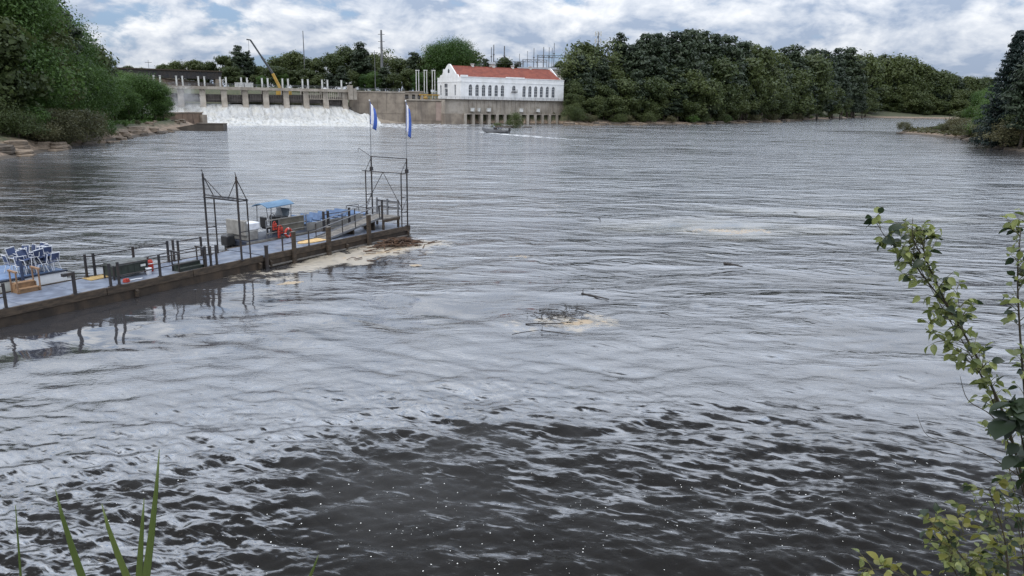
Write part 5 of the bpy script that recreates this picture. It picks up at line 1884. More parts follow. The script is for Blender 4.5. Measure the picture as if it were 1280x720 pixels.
def broad_crown(seed, H, W, z0, nl, leaf, m, nclump=26, topw=.75):
    """Broad-leaved crown: leafy clumps of unequal size around a leaning core, with gaps between them."""
    r = np.random.default_rng(seed)
    Ps, Ns, cl = [], [], []
    for k in range(nclump):
        f = r.uniform(0, 1) ** .8
        z = z0 + (H - z0) * (.08 + .80 * f)
        rr = W * .5 * math.sqrt(max(.05, 1 - (abs(f - .40) / .68) ** 2)) * r.uniform(.35, .9)
        a = r.uniform(0, 2 * PI)
        rad = W * r.uniform(.13, .24)
        cl.append((rr * math.cos(a), rr * math.sin(a), z, rad))
    cl.append((0, 0, H - W * .14, W * .15))
    tot = sum(c[3] ** 2 for c in cl)
    for (x, y, z, rad) in cl:
        n = int(nl * rad * rad / tot)
        p, d = clump_points(r, (x, y, z), (rad, rad, rad * r.uniform(.62, .9)), n)
        Ps.append(p)
        Ns.append(d)
    P, N = np.concatenate(Ps), np.concatenate(Ns)
    P += r.normal(size=P.shape) * leaf * .5
    S = leaf * r.uniform(.6, 1.35, size=len(P))
    return leaf_cards('crown', P, N, S, m, seed + 1), cl


def pine_crown(seed, H, W, z0, nl, leaf, m, tiers=11, flat=.34):
    """White pine: whorls of level boughs with flattened tufts, ragged top and daylight between."""
    r = np.random.default_rng(seed)
    cl = []
    for k in range(tiers):
        f = k / (tiers - 1)
        z = z0 + (H - z0) * f ** .92
        reach = W * .5 * (1.02 - f) ** .62 * (.55 + .45 * min(1, (f + .12) * 3)) * r.uniform(.75, 1.15)
        nb = max(1, int(6 - 3.5 * f))
        a0 = r.uniform(0, 6)
        for b in range(nb):
            if r.random() < .13: continue
            a = a0 + 2 * PI * b / nb + r.uniform(-.4, .4)
            L = reach * r.uniform(.65, 1.15)
            for q in (.95, .55):
                if q < .6 and L < W * .16: continue
                rad = W * r.uniform(.09, .15) * (1.1 if q > .6 else .9)
                cl.append((L * q * math.cos(a), L * q * math.sin(a), z + L * q * .16 + r.uniform(-.85, .85), rad * r.uniform(.75, 1.35)))
    cl.append((0, 0, H - .4, W * .06))
    for k in range(9):
        a, f = r.uniform(0, 6.3), r.uniform(.35, .9)
        cl.append((W * .2 * (1 - f) * math.cos(a), W * .2 * (1 - f) * math.sin(a), z0 + (H - z0) * f, W * r.uniform(.07, .11)))
    tot = sum(c[3] ** 2 for c in cl)
    Ps, Ns = [], []
    for (x, y, z, rad) in cl:
        n = max(8, int(nl * rad * rad / tot))
        p, d = clump_points(r, (x, y, z), (rad * 1.15, rad * 1.15, rad * flat * 1.5), n, .6)
        Ps.append(p)
        Ns.append(d)
    P, N = np.concatenate(Ps), np.concatenate(Ns)
    S = leaf * r.uniform(.6, 1.3, size=len(P))
    return leaf_cards('crown', P, N, S, m, seed + 1, 1.9), cl


def spruce_crown(seed, H, W, z0, nl, leaf, m):
    r = np.random.default_rng(seed)
    cl = []
    tiers = 26
    for k in range(tiers):
        f = k / tiers
        z = z0 + (H - z0) * f
        reach = W * .5 * (1 - f) ** .85 * r.uniform(.8, 1.15)
        nb = int(8 - 4 * f)
        a0 = r.uniform(0, 6)
        for b in range(nb):
            a = a0 + 2 * PI * b / nb + r.uniform(-.3, .3)
            for q in (1.0, .62, .3):
                L = reach * q * r.uniform(.8, 1.1)
                cl.append((L * math.cos(a), L * math.sin(a), z - L * .12 + r.uniform(-.35, .35), W * .062 * (1.25 - .5 * f) * r.uniform(.7, 1.4)))
    cl.append((0, 0, H - .5, W * .03))
    Ps, Ns = [], []
    for (x, y, z, rad) in cl:
        p, d = clump_points(r, (x, y, z), (rad * 1.2, rad * 1.2, rad * .55), max(6, nl // len(cl)), .5)
        Ps.append(p)
        Ns.append(d)
    P, N = np.concatenate(Ps), np.concatenate(Ns)
    return leaf_cards('crown', P, N, leaf * r.uniform(.6, 1.3, size=len(P)), m, seed + 1, 2.0), cl


def trunk_mesh(seed, H, r0, cl, limbs=9, top=.92):
    r = np.random.default_rng(seed)
    b = MB()
    bend = r.normal(size=2) * .25
    pts = [(bend[0] * math.sin(f * 2.5), bend[1] * math.sin(f * 2.0), -.8 + (H * top + .8) * f) for f in np.linspace(0, 1, 7)]
    b.tube(pts, [r0 * 1.35] + [r0 * (1 - .85 * f) for f in np.linspace(.12, 1, 6)], 7)
    pick = r.permutation(len(cl))[:limbs]
    for i in pick:
        x, y, z, rad = cl[i]
        zb = max(H * .12, z - .35 * math.hypot(x, y) - H * .06)
        b.tube([(0, 0, zb), (x * .45, y * .45, zb + (z - zb) * .45 + .2), (x * .92, y * .92, z)], [r0 * .38, r0 * .24, r0 * .08], 5)
    return b.mesh('trunk', M['bark'], True)


# name: (crown mesh, trunk mesh, height, width)
KIND = {}


def kind(key, crown, H, r0, seed, limbs=9, top=.92):
    me, cl = crown
    KIND[key] = (me, trunk_mesh(seed, H, r0, cl, limbs, top), H)


PL_, BL, LU, LI, OL, SP = (M[k] for k in ('pine_leaf', 'broad_leaf', 'lush_leaf', 'light_leaf', 'olive_leaf', 'spruce_leaf'))
for i in range(4): kind(f'pine{i}', pine_crown(100 + i, 24, 11.5, (4.5, 7, 3.5, 6)[i], 6500, .62, PL_, (12, 11, 13, 11)[i]), 24, .38, 200 + i, 14)
for i in range(4): kind(f'broad{i}', broad_crown(120 + i, 16, (11, 10, 13, 9)[i], 2.2, 6000, .55, BL, (26, 22, 30, 20)[i]), 16, .34, 220 + i)
for i in range(3): kind(f'lush{i}', broad_crown(140 + i, 15, (11, 9.5, 12)[i], 1.0, 30000, .20, LU, 44), 15, .34, 240 + i)
for i in range(2): kind(f'light{i}', broad_crown(150 + i, 16, (9, 10.5)[i], 3, 3600, .50, LI, 22), 16, .28, 250 + i, 12)
kind('spruce0', spruce_crown(160, 20, 9.5, 1.5, 26000, .26, SP), 20, .3, 260, 4, .97)
for i in range(3): kind(f'bush{i}', broad_crown(170 + i, 3.4, (4.6, 4.0, 5.4)[i], .1, 6000, .12, (OL, LU, BL)[i], 20), 3.4, .08, 270 + i, 7)
kind('airy0', broad_crown(180, 15, 8, 5, 1000, .45, LI, 26), 15, .2, 280, 22)

TREES = []


def place(key, x, y, ztop=None, h=None, wide=1.0, name=None, zone='', rz=None, z0=None):
    crown, trunk, H = KIND[key]
    z = gz(x, y) - .1 if z0 is None else z0
    if h is None: h = max(1.0, ztop - z)
    k = h / H
    t = thing(name or 'tree', '', 'tree', (x, y, z), random.uniform(0, 2 * PI) if rz is None else rz)
    t.scale = (k * wide, k * wide, k)
    link('trunk', trunk, None, t)
    link('crown', crown, None, t)
    TREES.append([t, key, zone, pixel(x, y, z + h * .7), h])
    return t


def place_px(key, px, ytop, Y, **kw):
    p = at_depth(px, ytop, Y)
    return place(key, p.x, Y, ztop=p.z, **kw)


def shore_y(line, px):
    """Distance at which a shoreline is met by the line of sight of picture column px."""
    r = ray(px, 140)
    s = r[0] / r[1]
    best = None
    for (x0, y0), (x1, y1) in zip(line[:-1], line[1:]):
        a, b = x0 - s * y0, x1 - s * y1
        if a * b <= 0 and a != b:
            f = a / (a - b)
            v = y0 + (y1 - y0) * f
            if best is None or v < best: best = v
    return best or 332


rr = random.Random(21)
random.seed(5)
# --- far right bank: the tall pines along the ridge, then rows stepping down to the shore
for px, y, k in ((722, 62, 'light1'), (731, 51, 'light0'), (757, 49, 'airy0'), (745, 66, 'light1'), (776, 44, 'pine0'), (790, 60, 'pine3'), (800, 53, 'pine2'), (811, 43, 'pine1'), (823, 45, 'pine0'),
                 (834, 50, 'pine2'), (845, 45, 'pine3'), (856, 46, 'pine0'), (866, 38, 'pine1'), (879, 44, 'pine2'), (895, 46, 'pine0'), (910, 50, 'pine3'), (928, 53, 'pine1'), (940, 56, 'broad0'), (958, 63, 'pine2'), (970, 65, 'broad1'),
                 (980, 63, 'pine0'), (993, 61, 'pine3'), (1005, 66, 'broad2'), (1017, 62, 'pine1'), (1031, 66, 'pine2'), (1047, 63, 'pine0'), (1061, 64, 'pine3'), (1074, 67, 'broad0'), (1089, 71, 'broad3'), (1104, 71, 'pine2'), (1118, 67, 'broad2'),
                 (1131, 72, 'broad0'), (1142, 78, 'pine0'), (1152, 79, 'broad1'), (1168, 85, 'broad2'), (1184, 91, 'broad0'), (1198, 96, 'pine1'), (1211, 95, 'broad3'), (1222, 97, 'broad2'), (1234, 96, 'broad1'), (1246, 98, 'pine2')):
    Y = shore_y(FAR_SHORE, px) + 42 + rr.uniform(-6, 8)
    place_px(k, px, y, Y, wide=(1.0 + rr.uniform(-.05, .25)) * (1.0 if px < 960 else .95), zone='ridge')
for row, (off, ylo, yhi, n, kinds) in enumerate(((30, 66, 84, 34, ('pine0', 'pine2', 'broad0', 'broad2', 'pine3')), (18, 88, 106, 36, ('broad1', 'broad2', 'pine1', 'broad3', 'broad0', 'pine3')), (15, 112, 128, 38, ('broad0', 'broad3', 'broad2', 'broad1', 'light1', 'pine1')))):
    for i in range(n):
        px = 716 + (1238 - 716) * (i + rr.uniform(.2, .8)) / n
        f = max(0, (px - 900) / 340)
        base = 150 - 4 * f
        y = rr.uniform(ylo, yhi)
        y = y + (base - 6 - y) * (0.0 if px < 940 else .42 * min(1, (px - 940) / 260))
        Y = shore_y(FAR_SHORE, px) + off + rr.uniform(-3, 4)
        place_px(rr.choice(kinds), px, y, Y, wide=rr.uniform(.95, 1.35), zone=('upper slope', 'middle slope', 'shore')[row])
for i in range(14):
    px = 716 + 300 * (i + rr.random()) / 14
    Y = shore_y(FAR_SHORE, px) + rr.uniform(5, 9)
    place_px('bush%d' % rr.randrange(3), px, rr.uniform(141, 145) - 2 * max(0, (px - 900) / 200), Y, wide=rr.uniform(1, 1.5), name='shrub', zone='far shrub')
for px, y, k in ((1152, 122, 'broad0'), (1160, 127, 'broad1'), (1170, 126, 'broad3'), (1180, 127, 'broad0'), (1190, 124, 'broad2'), (1198, 118, 'broad1')):
    place_px(k, px, y, shore_y(FAR_SHORE, px) + 12, wide=1.5, zone='shore')
# --- behind the dam and the powerhouse
for px, y, k in ((160, 82, 'broad1'), (178, 84, 'broad2'), (205, 80, 'broad0'), (221, 75, 'broad2'), (243, 75, 'broad0'), (262, 77, 'broad1'), (281, 69, 'broad3'), (297, 59, 'pine2'), (309, 66, 'pine0'), (323, 82, 'broad0'), (338, 84, 'broad2'), (351, 69, 'broad2'), (367, 64, 'broad0'), (384, 73, 'broad1'), (395, 72, 'broad3'),
                 (414, 67, 'broad0'), (433, 57, 'broad2'), (450, 56, 'pine3'), (465, 67, 'broad1'), (481, 60, 'airy0'), (500, 71, 'broad2'), (518, 66, 'pine1'), (537, 71, 'broad0'), (551, 54, 'lush0'), (570, 48, 'lush2'), (583, 62, 'broad0')):
    place_px(k, px, y, 398 + rr.uniform(-8, 12), wide=rr.uniform(.95, 1.3), zone='behind dam')
for px in range(286, 560, 14):
    place_px(rr.choice(('broad0', 'broad1', 'pine1', 'broad3', 'lush1')), px + rr.uniform(-4, 4), rr.uniform(82, 95), 378 + rr.uniform(-6, 4), wide=rr.uniform(1.1, 1.5), zone='behind dam low')
for px, y in ((593, 74), (607, 74), (631, 71), (647, 78), (640, 84), (624, 84), (662, 86), (690, 84), (701, 76), (712, 80)):
    place_px(rr.choice(('broad1', 'broad3', 'pine1')), px, y, 402 + rr.uniform(-3, 6), wide=1.0, zone='substation')
for px, y, Y in ((713, 104, 366), (722, 100, 360), (734, 96, 362), (715, 116, 347), (724, 118, 349)):
    place_px('broad2', px, y, Y, wide=1.2, zone='shore')
for px, y, Y in ((709, 124, 349), (713, 132, 341), (718, 128, 344), (723, 136, 341)):
    place_px('bush2', px, y, Y, wide=.9, name='shrub', zone='far shrub')
# --- left bank
for px, y, Y, k, w in ((-30, -60, 128, 'lush0', 1.1), (4, -40, 140, 'lush2', 1.1), (24, -14, 146, 'broad1', 1.05), (44, -6, 152, 'pine1', 1.1), (60, 0, 158, 'pine3', 1.0), (74, 20, 166, 'lush2', 1.0), (88, 38, 176, 'pine0', 1.0), (104, 55, 186, 'broad0', 1.05), (118, 62, 194, 'pine2', 1.0),
                       (132, 76, 206, 'pine2', .9), (146, 86, 214, 'lush1', 1.1), (152, 90, 220, 'broad0', 1.2),
                       (-14, 18, 118, 'broad1', 1.1), (14, 34, 128, 'lush0', 1.1), (40, 40, 138, 'broad0', 1.15), (62, 50, 146, 'lush1', 1.05), (82, 66, 158, 'lush0', 1.2), (100, 78, 168, 'lush2', 1.2), (118, 88, 182, 'lush1', 1.2), (138, 98, 194, 'lush0', 1.2),
                       (-4, 78, 112, 'broad2', 1.3), (22, 86, 120, 'lush0', 1.35), (46, 92, 130, 'lush1', 1.35), (70, 98, 142, 'lush2', 1.3), (92, 106, 154, 'lush0', 1.3), (112, 112, 166, 'lush1', 1.3)):
    place_px(k, px, y, Y + (9 if y < 70 else 15), wide=w, zone='left bank')
for px, y, Y, w, k in ((150, 96, 200, 1.35, 'lush0'), (172, 92, 205, 1.5, 'lush2'), (190, 99, 208, 1.35, 'lush1'), (201, 116, 214, 1.5, 'lush1'), (158, 110, 194, 1.35, 'lush1')):
    place_px(k, px, y, Y + 16, wide=w * .9, zone='left point')
for px, y, Y, k, w in ((10, 126, 110, 'bush2', 1.2), (34, 132, 113, 'bush1', 1.3), (58, 134, 118, 'bush0', 1.5), (84, 136, 125, 'bush0', 1.7), (20, 140, 108, 'bush2', 1.4), (100, 142, 133, 'bush0', 1.4), (128, 150, 142, 'bush1', 1.5), (114, 152, 138, 'bush1', 1.2), (156, 152, 165, 'bush1', 1.1), (172, 150, 178, 'bush0', 1.0), (44, 146, 112, 'bush0', 1.5), (72, 146, 119, 'bush0', 1.4)):
    place_px(k, px, y, Y + 15, wide=w * .85, name='shrub', zone='left shrub')
# --- near right bank
place_px('spruce0', 1276, 37, 196, wide=.95, zone='right spruce')
place_px('pine3', 1295, 70, 182, wide=1.0, zone='right slope')
for px, y, Y, k, w in ((1246, 104, 285, 'lush1', 1.2), (1262, 104, 240, 'lush0', 1.2), (1284, 100, 205, 'lush2', 1.2), (1232, 114, 300, 'lush0', 1.2), (1270, 128, 212, 'lush1', 1.5), (1250, 126, 245, 'light1', 1.7), (1238, 132, 265, 'lush1', 1.6), (1220, 132, 300, 'lush0', 1.5), (1284, 136, 190, 'light1', 1.5), (1206, 138, 318, 'broad0', 1.5)):
    place_px(k, px, y, Y, wide=w, zone='right slope')
for px, y, Y, k, w in ((1132, 152, 305, 'bush0', 1.15), (1141, 158, 303, 'bush0', .9), (1165, 158, 296, 'bush0', 1.6), (1178, 155, 290, 'bush2', 1.4), (1192, 150, 284, 'bush0', 1.5), (1204, 147, 277, 'bush0', 1.4), (1216, 150, 262, 'bush0', 1.7), (1232, 150, 245, 'bush1', 1.7), (1246, 152, 228, 'bush0', 1.7), (1260, 152, 212, 'bush0', 1.8), (1274, 156, 196, 'bush1', 1.8), (1284, 150, 186, 'bush0', 1.8), (1224, 156, 246, 'bush0', 1.5), (1240, 160, 226, 'bush1', 1.5), (1258, 165, 206, 'bush0', 1.6), (1276, 168, 190, 'bush1', 1.6)):
    place_px(k, px, y, Y, wide=w, name='shrub', zone='right shrub')
# bare leaning branches over the point
p = at_depth(1178, 161, 300)
t = thing('leaning_snag', 'dark bare snag leaning over the point of the near right bank', 'dead tree', (p.x, 300, gz(p.x, 300)), 0)
MB().tube([(0, 0, -.3), (1.2, 0, 2.2), (3.2, 0, 4.0), (4.6, 0, 5.2)], [.32, .26, .16, .06], 6).build('trunk', M['stem'], t)
for q in ((1.2, 0, 2.2, .2, 4.6), (2.2, 0, 3.2, 2.0, 5.6), (3.2, 0, 4.0, 5.2, 4.4), (2.0, 0, 2.9, 4.2, 2.9)):
    MB().tube([q[:3], ((q[0] + q[3]) / 2 + .2, .3, (q[2] + q[4]) / 2), (q[3], .2, q[4])], [.11, .08, .03], 5).build('limb', M['stem'], t)

# --- labels: rank along the bank as seen from the water, so that each can be pointed to
ORD = ['first', 'second', 'third', 'fourth', 'fifth', 'sixth', 'seventh', 'eighth', 'ninth', 'tenth', 'eleventh', 'twelfth', 'thirteenth', 'fourteenth', 'fifteenth', 'sixteenth', 'seventeenth', 'eighteenth', 'nineteenth', 'twentieth',
       'twenty-first', 'twenty-second', 'twenty-third', 'twenty-fourth', 'twenty-fifth', 'twenty-sixth', 'twenty-seventh', 'twenty-eighth', 'twenty-ninth', 'thirtieth', 'thirty-first', 'thirty-second', 'thirty-third', 'thirty-fourth', 'thirty-fifth', 'thirty-sixth', 'thirty-seventh', 'thirty-eighth', 'thirty-ninth', 'fortieth']
LOOK = {'pine': ('pine_tree', 'dark ragged pine'), 'broa': ('broadleaf_tree', 'dark green broadleaf tree'), 'lush': ('broadleaf_tree', 'lush green broadleaf tree'), 'ligh': ('broadleaf_tree', 'pale green loose tree'), 'spru': ('spruce_tree', 'dark blue green spruce'), 'bush': ('shrub', 'shrub'), 'airy': ('sparse_tree', 'thin sparse tree')}
BUSH = {'0': 'olive', '1': 'fresh green', '2': 'dark green'}
ZONE = {'ridge': ('on the ridge beyond the powerhouse', 'trees on the far ridge'), 'upper slope': ('on the upper slope below the ridge', 'trees on the far slope'), 'middle slope': ('halfway down the far wooded slope', 'trees on the far slope'),
        'shore': ('on the far shore beyond the powerhouse', 'trees on the far shore'), 'far shrub': ('at the water edge of the far shore', 'shrubs on the far shore'), 'behind dam': ('in the tall row behind the dam', 'trees behind the dam'),
        'behind dam low': ('in the low row behind the dam', 'trees behind the dam'), 'substation': ('among the substation masts', 'trees at the substation'), 'left bank': ('on the steep left bank', 'trees on the left bank'),
        'left point': ('in the clump on the rocky left point', 'trees on the left point'), 'left shrub': ('above the rock ledges of the left bank', 'shrubs on the left bank'), 'right spruce': ('towering over the near right bank', 'trees on the near right bank'),
        'right slope': ('on the near right bank', 'trees on the near right bank'), 'right shrub': ('on the overgrown point of the near right bank', 'shrubs on the near right bank')}
buckets = {}
for rec in TREES:
    t, key, zone, pp, h = rec
    nm, look = LOOK[key[:4]]
    if nm == 'shrub': look = BUSH[key[-1]] + ' shrub'
    t.name = nm
    if nm == 'shrub': t['category'] = 'shrub'
    t['group'] = ZONE[zone][1]
    buckets.setdefault((look, zone), []).append((pp[0], t))
for (look, zone), lst in buckets.items():
    lst.sort(key=lambda q: q[0])
    for i, (_, t) in enumerate(lst):
        one = len(lst) == 1
        t['label'] = f'{look} {ZONE[zone][0]}' if one else f'{ORD[i]} {look} from the left {ZONE[zone][0]}'

# ------------------------------------------------------------------ undergrowth, rocks, shores


def build_undergrowth(name, line, n, lo, hi, size, m, label, seed, ymax=1e9):
    r = np.random.default_rng(seed)
    pts, nor = [], []
    L = [math.hypot(b[0] - a[0], b[1] - a[1]) for a, b in zip(line[:-1], line[1:])]
    tot = sum(L)
    for (a, b), l in zip(zip(line[:-1], line[1:]), L):
        k = int(n * l / tot)
        f, d = r.random(k), r.uniform(lo, hi, k)
        nx, ny = (b[1] - a[1]) / l, -(b[0] - a[0]) / l
        for s in (1, -1):
            x, y = a[0] + (b[0] - a[0]) * f + nx * d * s, a[1] + (b[1] - a[1]) * f + ny * d * s
            keep = ~inside(x, y, RIVER) & (y < ymax)
            x, y = x[keep], y[keep]
            z = ground_z(x, y) + np.abs(r.normal(size=len(x))) * size * 1.3 * fbm(x / 4, y / 4, 2)
            pts.append(np.stack([x, y, z], 1))
    P = np.concatenate(pts)
    N = np.tile([0, 0, 1.0], (len(P), 1)) + r.normal(size=P.shape) * .5
    sc = size * r.uniform(.5, 1.4, len(P)) * (1 + np.clip((P[:, 1] - 250) / 400, 0, 1.5))
    tag(link(name, leaf_cards(name, P, N, sc, m, seed + 1)), label, kind='stuff')


build_undergrowth('undergrowth', LEFT_SHORE[2:], 60000, 8, 34, .32, M['lush_leaf'], 'leafy ground cover of the left bank', 31)
build_undergrowth('undergrowth', FAR_SHORE[:7], 34000, 13, 62, .75, M['broad_leaf'], 'dark ground cover under the trees of the far shore', 32)
build_undergrowth('undergrowth', [q for q in RIGHT_SHORE if 100 < q[1] < 320][::1], 26000, 2.0, 34, .6, M['olive_leaf'], 'olive ground cover of the near right bank', 33)
build_undergrowth('undergrowth', DAM_LINE[:3], 6000, 40, 75, .8, M['broad_leaf'], 'green ground cover behind the dam', 34)


def rock_mesh(seed, sx, sy, sz, layered=True):
    """A broken sandstone slab: stacked ledges of uneven outline."""
    r = random.Random(seed)
    b = MB()
    z = -.4
    k = r.randint(2, 4) if layered else 1
    n = 11
    base = [1 + r.uniform(-.22, .22) for _ in range(n)]
    for q in range(k):
        h = (sz + .4) / k * r.uniform(.8, 1.2)
        s = 1 - .13 * q + r.uniform(-.06, .06)
        ox, oy = r.uniform(-.1, .1) * sx, r.uniform(-.05, .15) * sy
        rings = []
        for zz, g in ((z, .96), (z + h * .25, 1.0), (z + h * .8, .985), (z + h, .9)):
            rings.append([(ox + sx * s * g * base[i] * (1 + r.uniform(-.03, .03)) * math.cos(2 * PI * i / n), oy + sy * s * g * base[i] * math.sin(2 * PI * i / n), zz + r.uniform(-.03, .03)) for i in range(n)])
        fs = []
        for a in range(3):
            for i in range(n): fs.append((a * n + i, a * n + (i + 1) % n, (a + 1) * n + (i + 1) % n, (a + 1) * n + i))
        fs.append(tuple(3 * n + i for i in range(n)))
        b.add(sum(rings, []), fs)
        z += h * .93
    return b.mesh('rock', M['rock'])


def build_rocks():
    r = random.Random(9)
    meshes = [rock_mesh(300 + i, 2.2, 1.3, .9) for i in range(6)]
    dark = [m.copy() for m in meshes[:3]]
    for m in dark: m.materials[0] = M['rock_dark']
    recs = []
    # shelves of the left bank, its point, and the edges of the other shores
    for i in range(46):
        f = i / 45
        px = 2 + 226 * f
        y0 = np.interp(px, [0, 60, 100, 150, 200, 230], [200, 190, 183, 177, 168, 164])
        p = at(px + r.uniform(-3, 3), y0 - r.uniform(-.3, 5.5 if px > 95 else 12), 0)
        z = gz(p.x, p.y)
        s = r.uniform(.5, 1.15) * (1.0 if px > 110 else 1.6)
        recs.append(('left', p.x, p.y, max(-.1, z - .1), s * r.uniform(1, 1.7), s, s * r.uniform(.6, 1.0), r.uniform(-.3, .3) + 1.9, meshes[r.randrange(6)] if r.random() < .7 else dark[r.randrange(3)]))
    for i in range(14):
        f = i / 13
        p = at(1126 + 154 * f, np.interp(f, [0, .3, .55, .75, 1], [167.5, 169, 175, 183, 190]) + r.uniform(-1.0, .2), 0)
        s = r.uniform(.6, 1.2)
        recs.append(('right', p.x, p.y, max(-.2, gz(p.x, p.y) - .2), s * 1.4, s, s * .8, r.uniform(0, 3), dark[r.randrange(3)]))
    for i in range(34):
        px = 712 + 290 * (i + r.random()) / 34
        Y = shore_y(FAR_SHORE, px) + r.uniform(-.5, 5)
        x = ray(px, 150)[0] / ray(px, 150)[1] * Y
        s = r.uniform(.7, 1.6) * (1 + max(0, px - 850) / 250)
        recs.append(('far', x, Y, max(-.2, gz(x, Y) - .2), s * 1.8, s, s * .7, r.uniform(0, 3), meshes[r.randrange(6)] if r.random() < .6 else dark[r.randrange(3)]))
    c = at(636, 159.5)
    for i in range(9):
        x, y = c.x + r.uniform(-8, 9), c.y + r.uniform(-2.5, 2.5)
        s = r.uniform(.6, 1.2)
        recs.append(('islet', x, y, -.25, s * 1.6, s, s * .9, r.uniform(0, 3), dark[r.randrange(3)]))
    words = {'left': ('sandstone slab on the rocky ledges of the left bank', 'slabs on the left bank'), 'right': ('wet dark rock along the near right bank', 'rocks on the near right bank'), 'far': ('weathered rock on the far shore beyond the powerhouse', 'rocks on the far shore'), 'islet': ('dark rock of the islet before the powerhouse', 'rocks of the islet')}
    cnt, lists = {}, {}
    for q in recs: lists.setdefault(q[0], []).append(q)
    for zone, L in lists.items():
        L.sort(key=lambda q: pixel(q[1], q[2], q[3])[0])
        for i, (_, x, y, z, a, b, c_, rz, me) in enumerate(L):
            o = link('rock', me)
            o.location, o.rotation_euler, o.scale = (x, y, z), (0, 0, rz), (a, b, c_)
            lab = words[zone][0]
            o['category'] = 'rock'
            o['group'] = words[zone][1]
            nth = ORD[i] if i < 40 else ('forty-' + ORD[i - 40])
            o['label'] = f'{nth} {lab} from the left'
    # green bush on the islet
    place('bush2', c.x + 2.2, c.y + .5, h=5.6, wide=.75, name='shrub', z0=-.3)
    TREES[-1][0].name = 'shrub'
    tag(TREES[-1][0], 'dark green bush growing on the rocky islet before the powerhouse', 'shrub')
    place('bush2', c.x - 4.5, c.y + .2, h=1.8, wide=1.6, name='shrub', z0=-.2)
    tag(TREES[-1][0], 'low dark scrub at the left end of the rocky islet', 'shrub')
    # long sandstone ledges of the left bank
    for i, (x0, x1, yb, zz, th, lab) in enumerate(((-12, 30, 196, .0, 1.2, 'lowest broken sandstone ledge at the left waterline'), (2, 66, 187, .9, 1.3, 'long brown sandstone ledge above the left waterline'), (24, 118, 178, 1.7, 1.4, 'upper brown sandstone ledge overhanging the dark water'), (74, 156, 177.5, .0, .8, 'low sandstone ledge running out to the rocky point'))):
        a, b = at(x0, yb + 2, 0), at(x1, yb - (x1 - x0) * .09, 0)
        d = Vector((b.x - a.x, b.y - a.y, 0))
        L = d.length
        t = thing('rock_ledge', lab, 'rock ledge', (a.x, a.y, zz), math.atan2(d.y, d.x), 'sandstone ledges of the left bank')
        for q in range(3):
            vs = []
            n = 26
            for k in range(n + 1):
                f = k / n
                e = .5 * math.sin(f * 9 + i + q) + r.uniform(-.25, .25)
                vs.append((L * f, e + .55 * q))
            poly = vs + [(L, 7.0), (0, 7.0)]
            MB().extrude(poly, 'z', -.6 + th * q / 2.2, -.6 + th * (q + 1) / 2.2 + .25).build('layer', M['rock'] if q != 1 else M['rock_dark'], t)
    # pale cliff in the far forest and sand spits
    p = at_depth(1178, 122, 955)
    t = thing('rock_outcrop', 'pale pink rock outcrop in the far forest near the bend', 'cliff', (p.x, 955, 0), .3)
    for i, (x, w, h) in enumerate(((-8.5, 5, 24), (-2.5, 4.2, 22), (4, 6.5, 26), (10, 5, 25))):
        MB().extrude([(x - w, 10), (x - w * .8, h - 2), (x - w * .3, h), (x + w * .5, h - .8), (x + w, h - 4), (x + w, 10)], 'y', r.uniform(-1, 1), 8).build('face', M['rock_pink'], t)


build_rocks()

# ------------------------------------------------------------------ plants close to the camera


def leaf_shape(w, l, fold=.18, n=5):
    """A pointed leaf with a midrib fold, base at the origin, pointing along +x."""
    vs, fs = [], []
    for i in range(n + 1):
        f = i / n
        hw = w * .5 * math.sin(PI * min(1, f * 1.02)) ** .8 * (1.15 - .35 * f)
        z = -.25 * l * f * f
        vs += [(l * f, hw, z + fold * hw * 2), (l * f, 0, z), (l * f, -hw, z + fold * hw * 2)]
    for i in range(n):
        a = i * 3
        fs += [(a, a + 1, a + 4, a + 3), (a + 1, a + 2, a + 5, a + 4)]
    return vs, fs


def fg_leaf_mat(name, dark, light):
    m, g, bs, out = new_mat(name)
    r = g.n('ShaderNodeObjectInfo').outputs['Random']
    P = g.n('ShaderNodeTexCoord').outputs['Object']
    n = g.noise(P, 90, 4, .6)
    col = g.mix(g.m('ADD', g.m('MULTIPLY', r, .75), g.m('MULTIPLY', n, .3), clamp=True), dark, light)
    g.l(col, bs.inputs['Base Color'])
    bs.inputs['Roughness'].default_value = .42
    tr = g.n('ShaderNodeBsdfTranslucent')
    g.l(col, tr.inputs[0])
    mx = g.n('ShaderNodeMixShader')
    mx.inputs[0].default_value = .45
    g.l(bs.outputs[0], mx.inputs[1])
    g.l(tr.outputs[0], mx.inputs[2])
    g.l(mx.outputs[0], out.inputs[0])
    return m


FG_GREEN = fg_leaf_mat('shrub_leaf', (.075, .105, .032), (.30, .33, .11))
FG_DARK = fg_leaf_mat('dark_leaf', (.016, .030, .014), (.040, .060, .028))
FG_YEL = fg_leaf_mat('yellow_leaf', (.11, .14, .035), (.28, .25, .06))
FG_YUCCA = fg_leaf_mat('blade_leaf', (.10, .15, .045), (.19, .24, .075))


def leaf_set(m, w, l, seed, k=3):
    r = random.Random(seed)
    out = []
    for i in range(k):
        v, f = leaf_shape(w * r.uniform(.85, 1.15), l * r.uniform(.85, 1.15), r.uniform(.05, .3))
        out.append(MB().add(v, f).mesh('leaf', m, True))
    return out


LG, LD, LY = leaf_set(FG_GREEN, .022, .031, 1), leaf_set(FG_DARK, .062, .078, 2), leaf_set(FG_YEL, .030, .040, 3)
LD2 = leaf_set(FG_DARK, .026, .040, 4)


def fg(px, py, d): return at_depth(px, py, d)


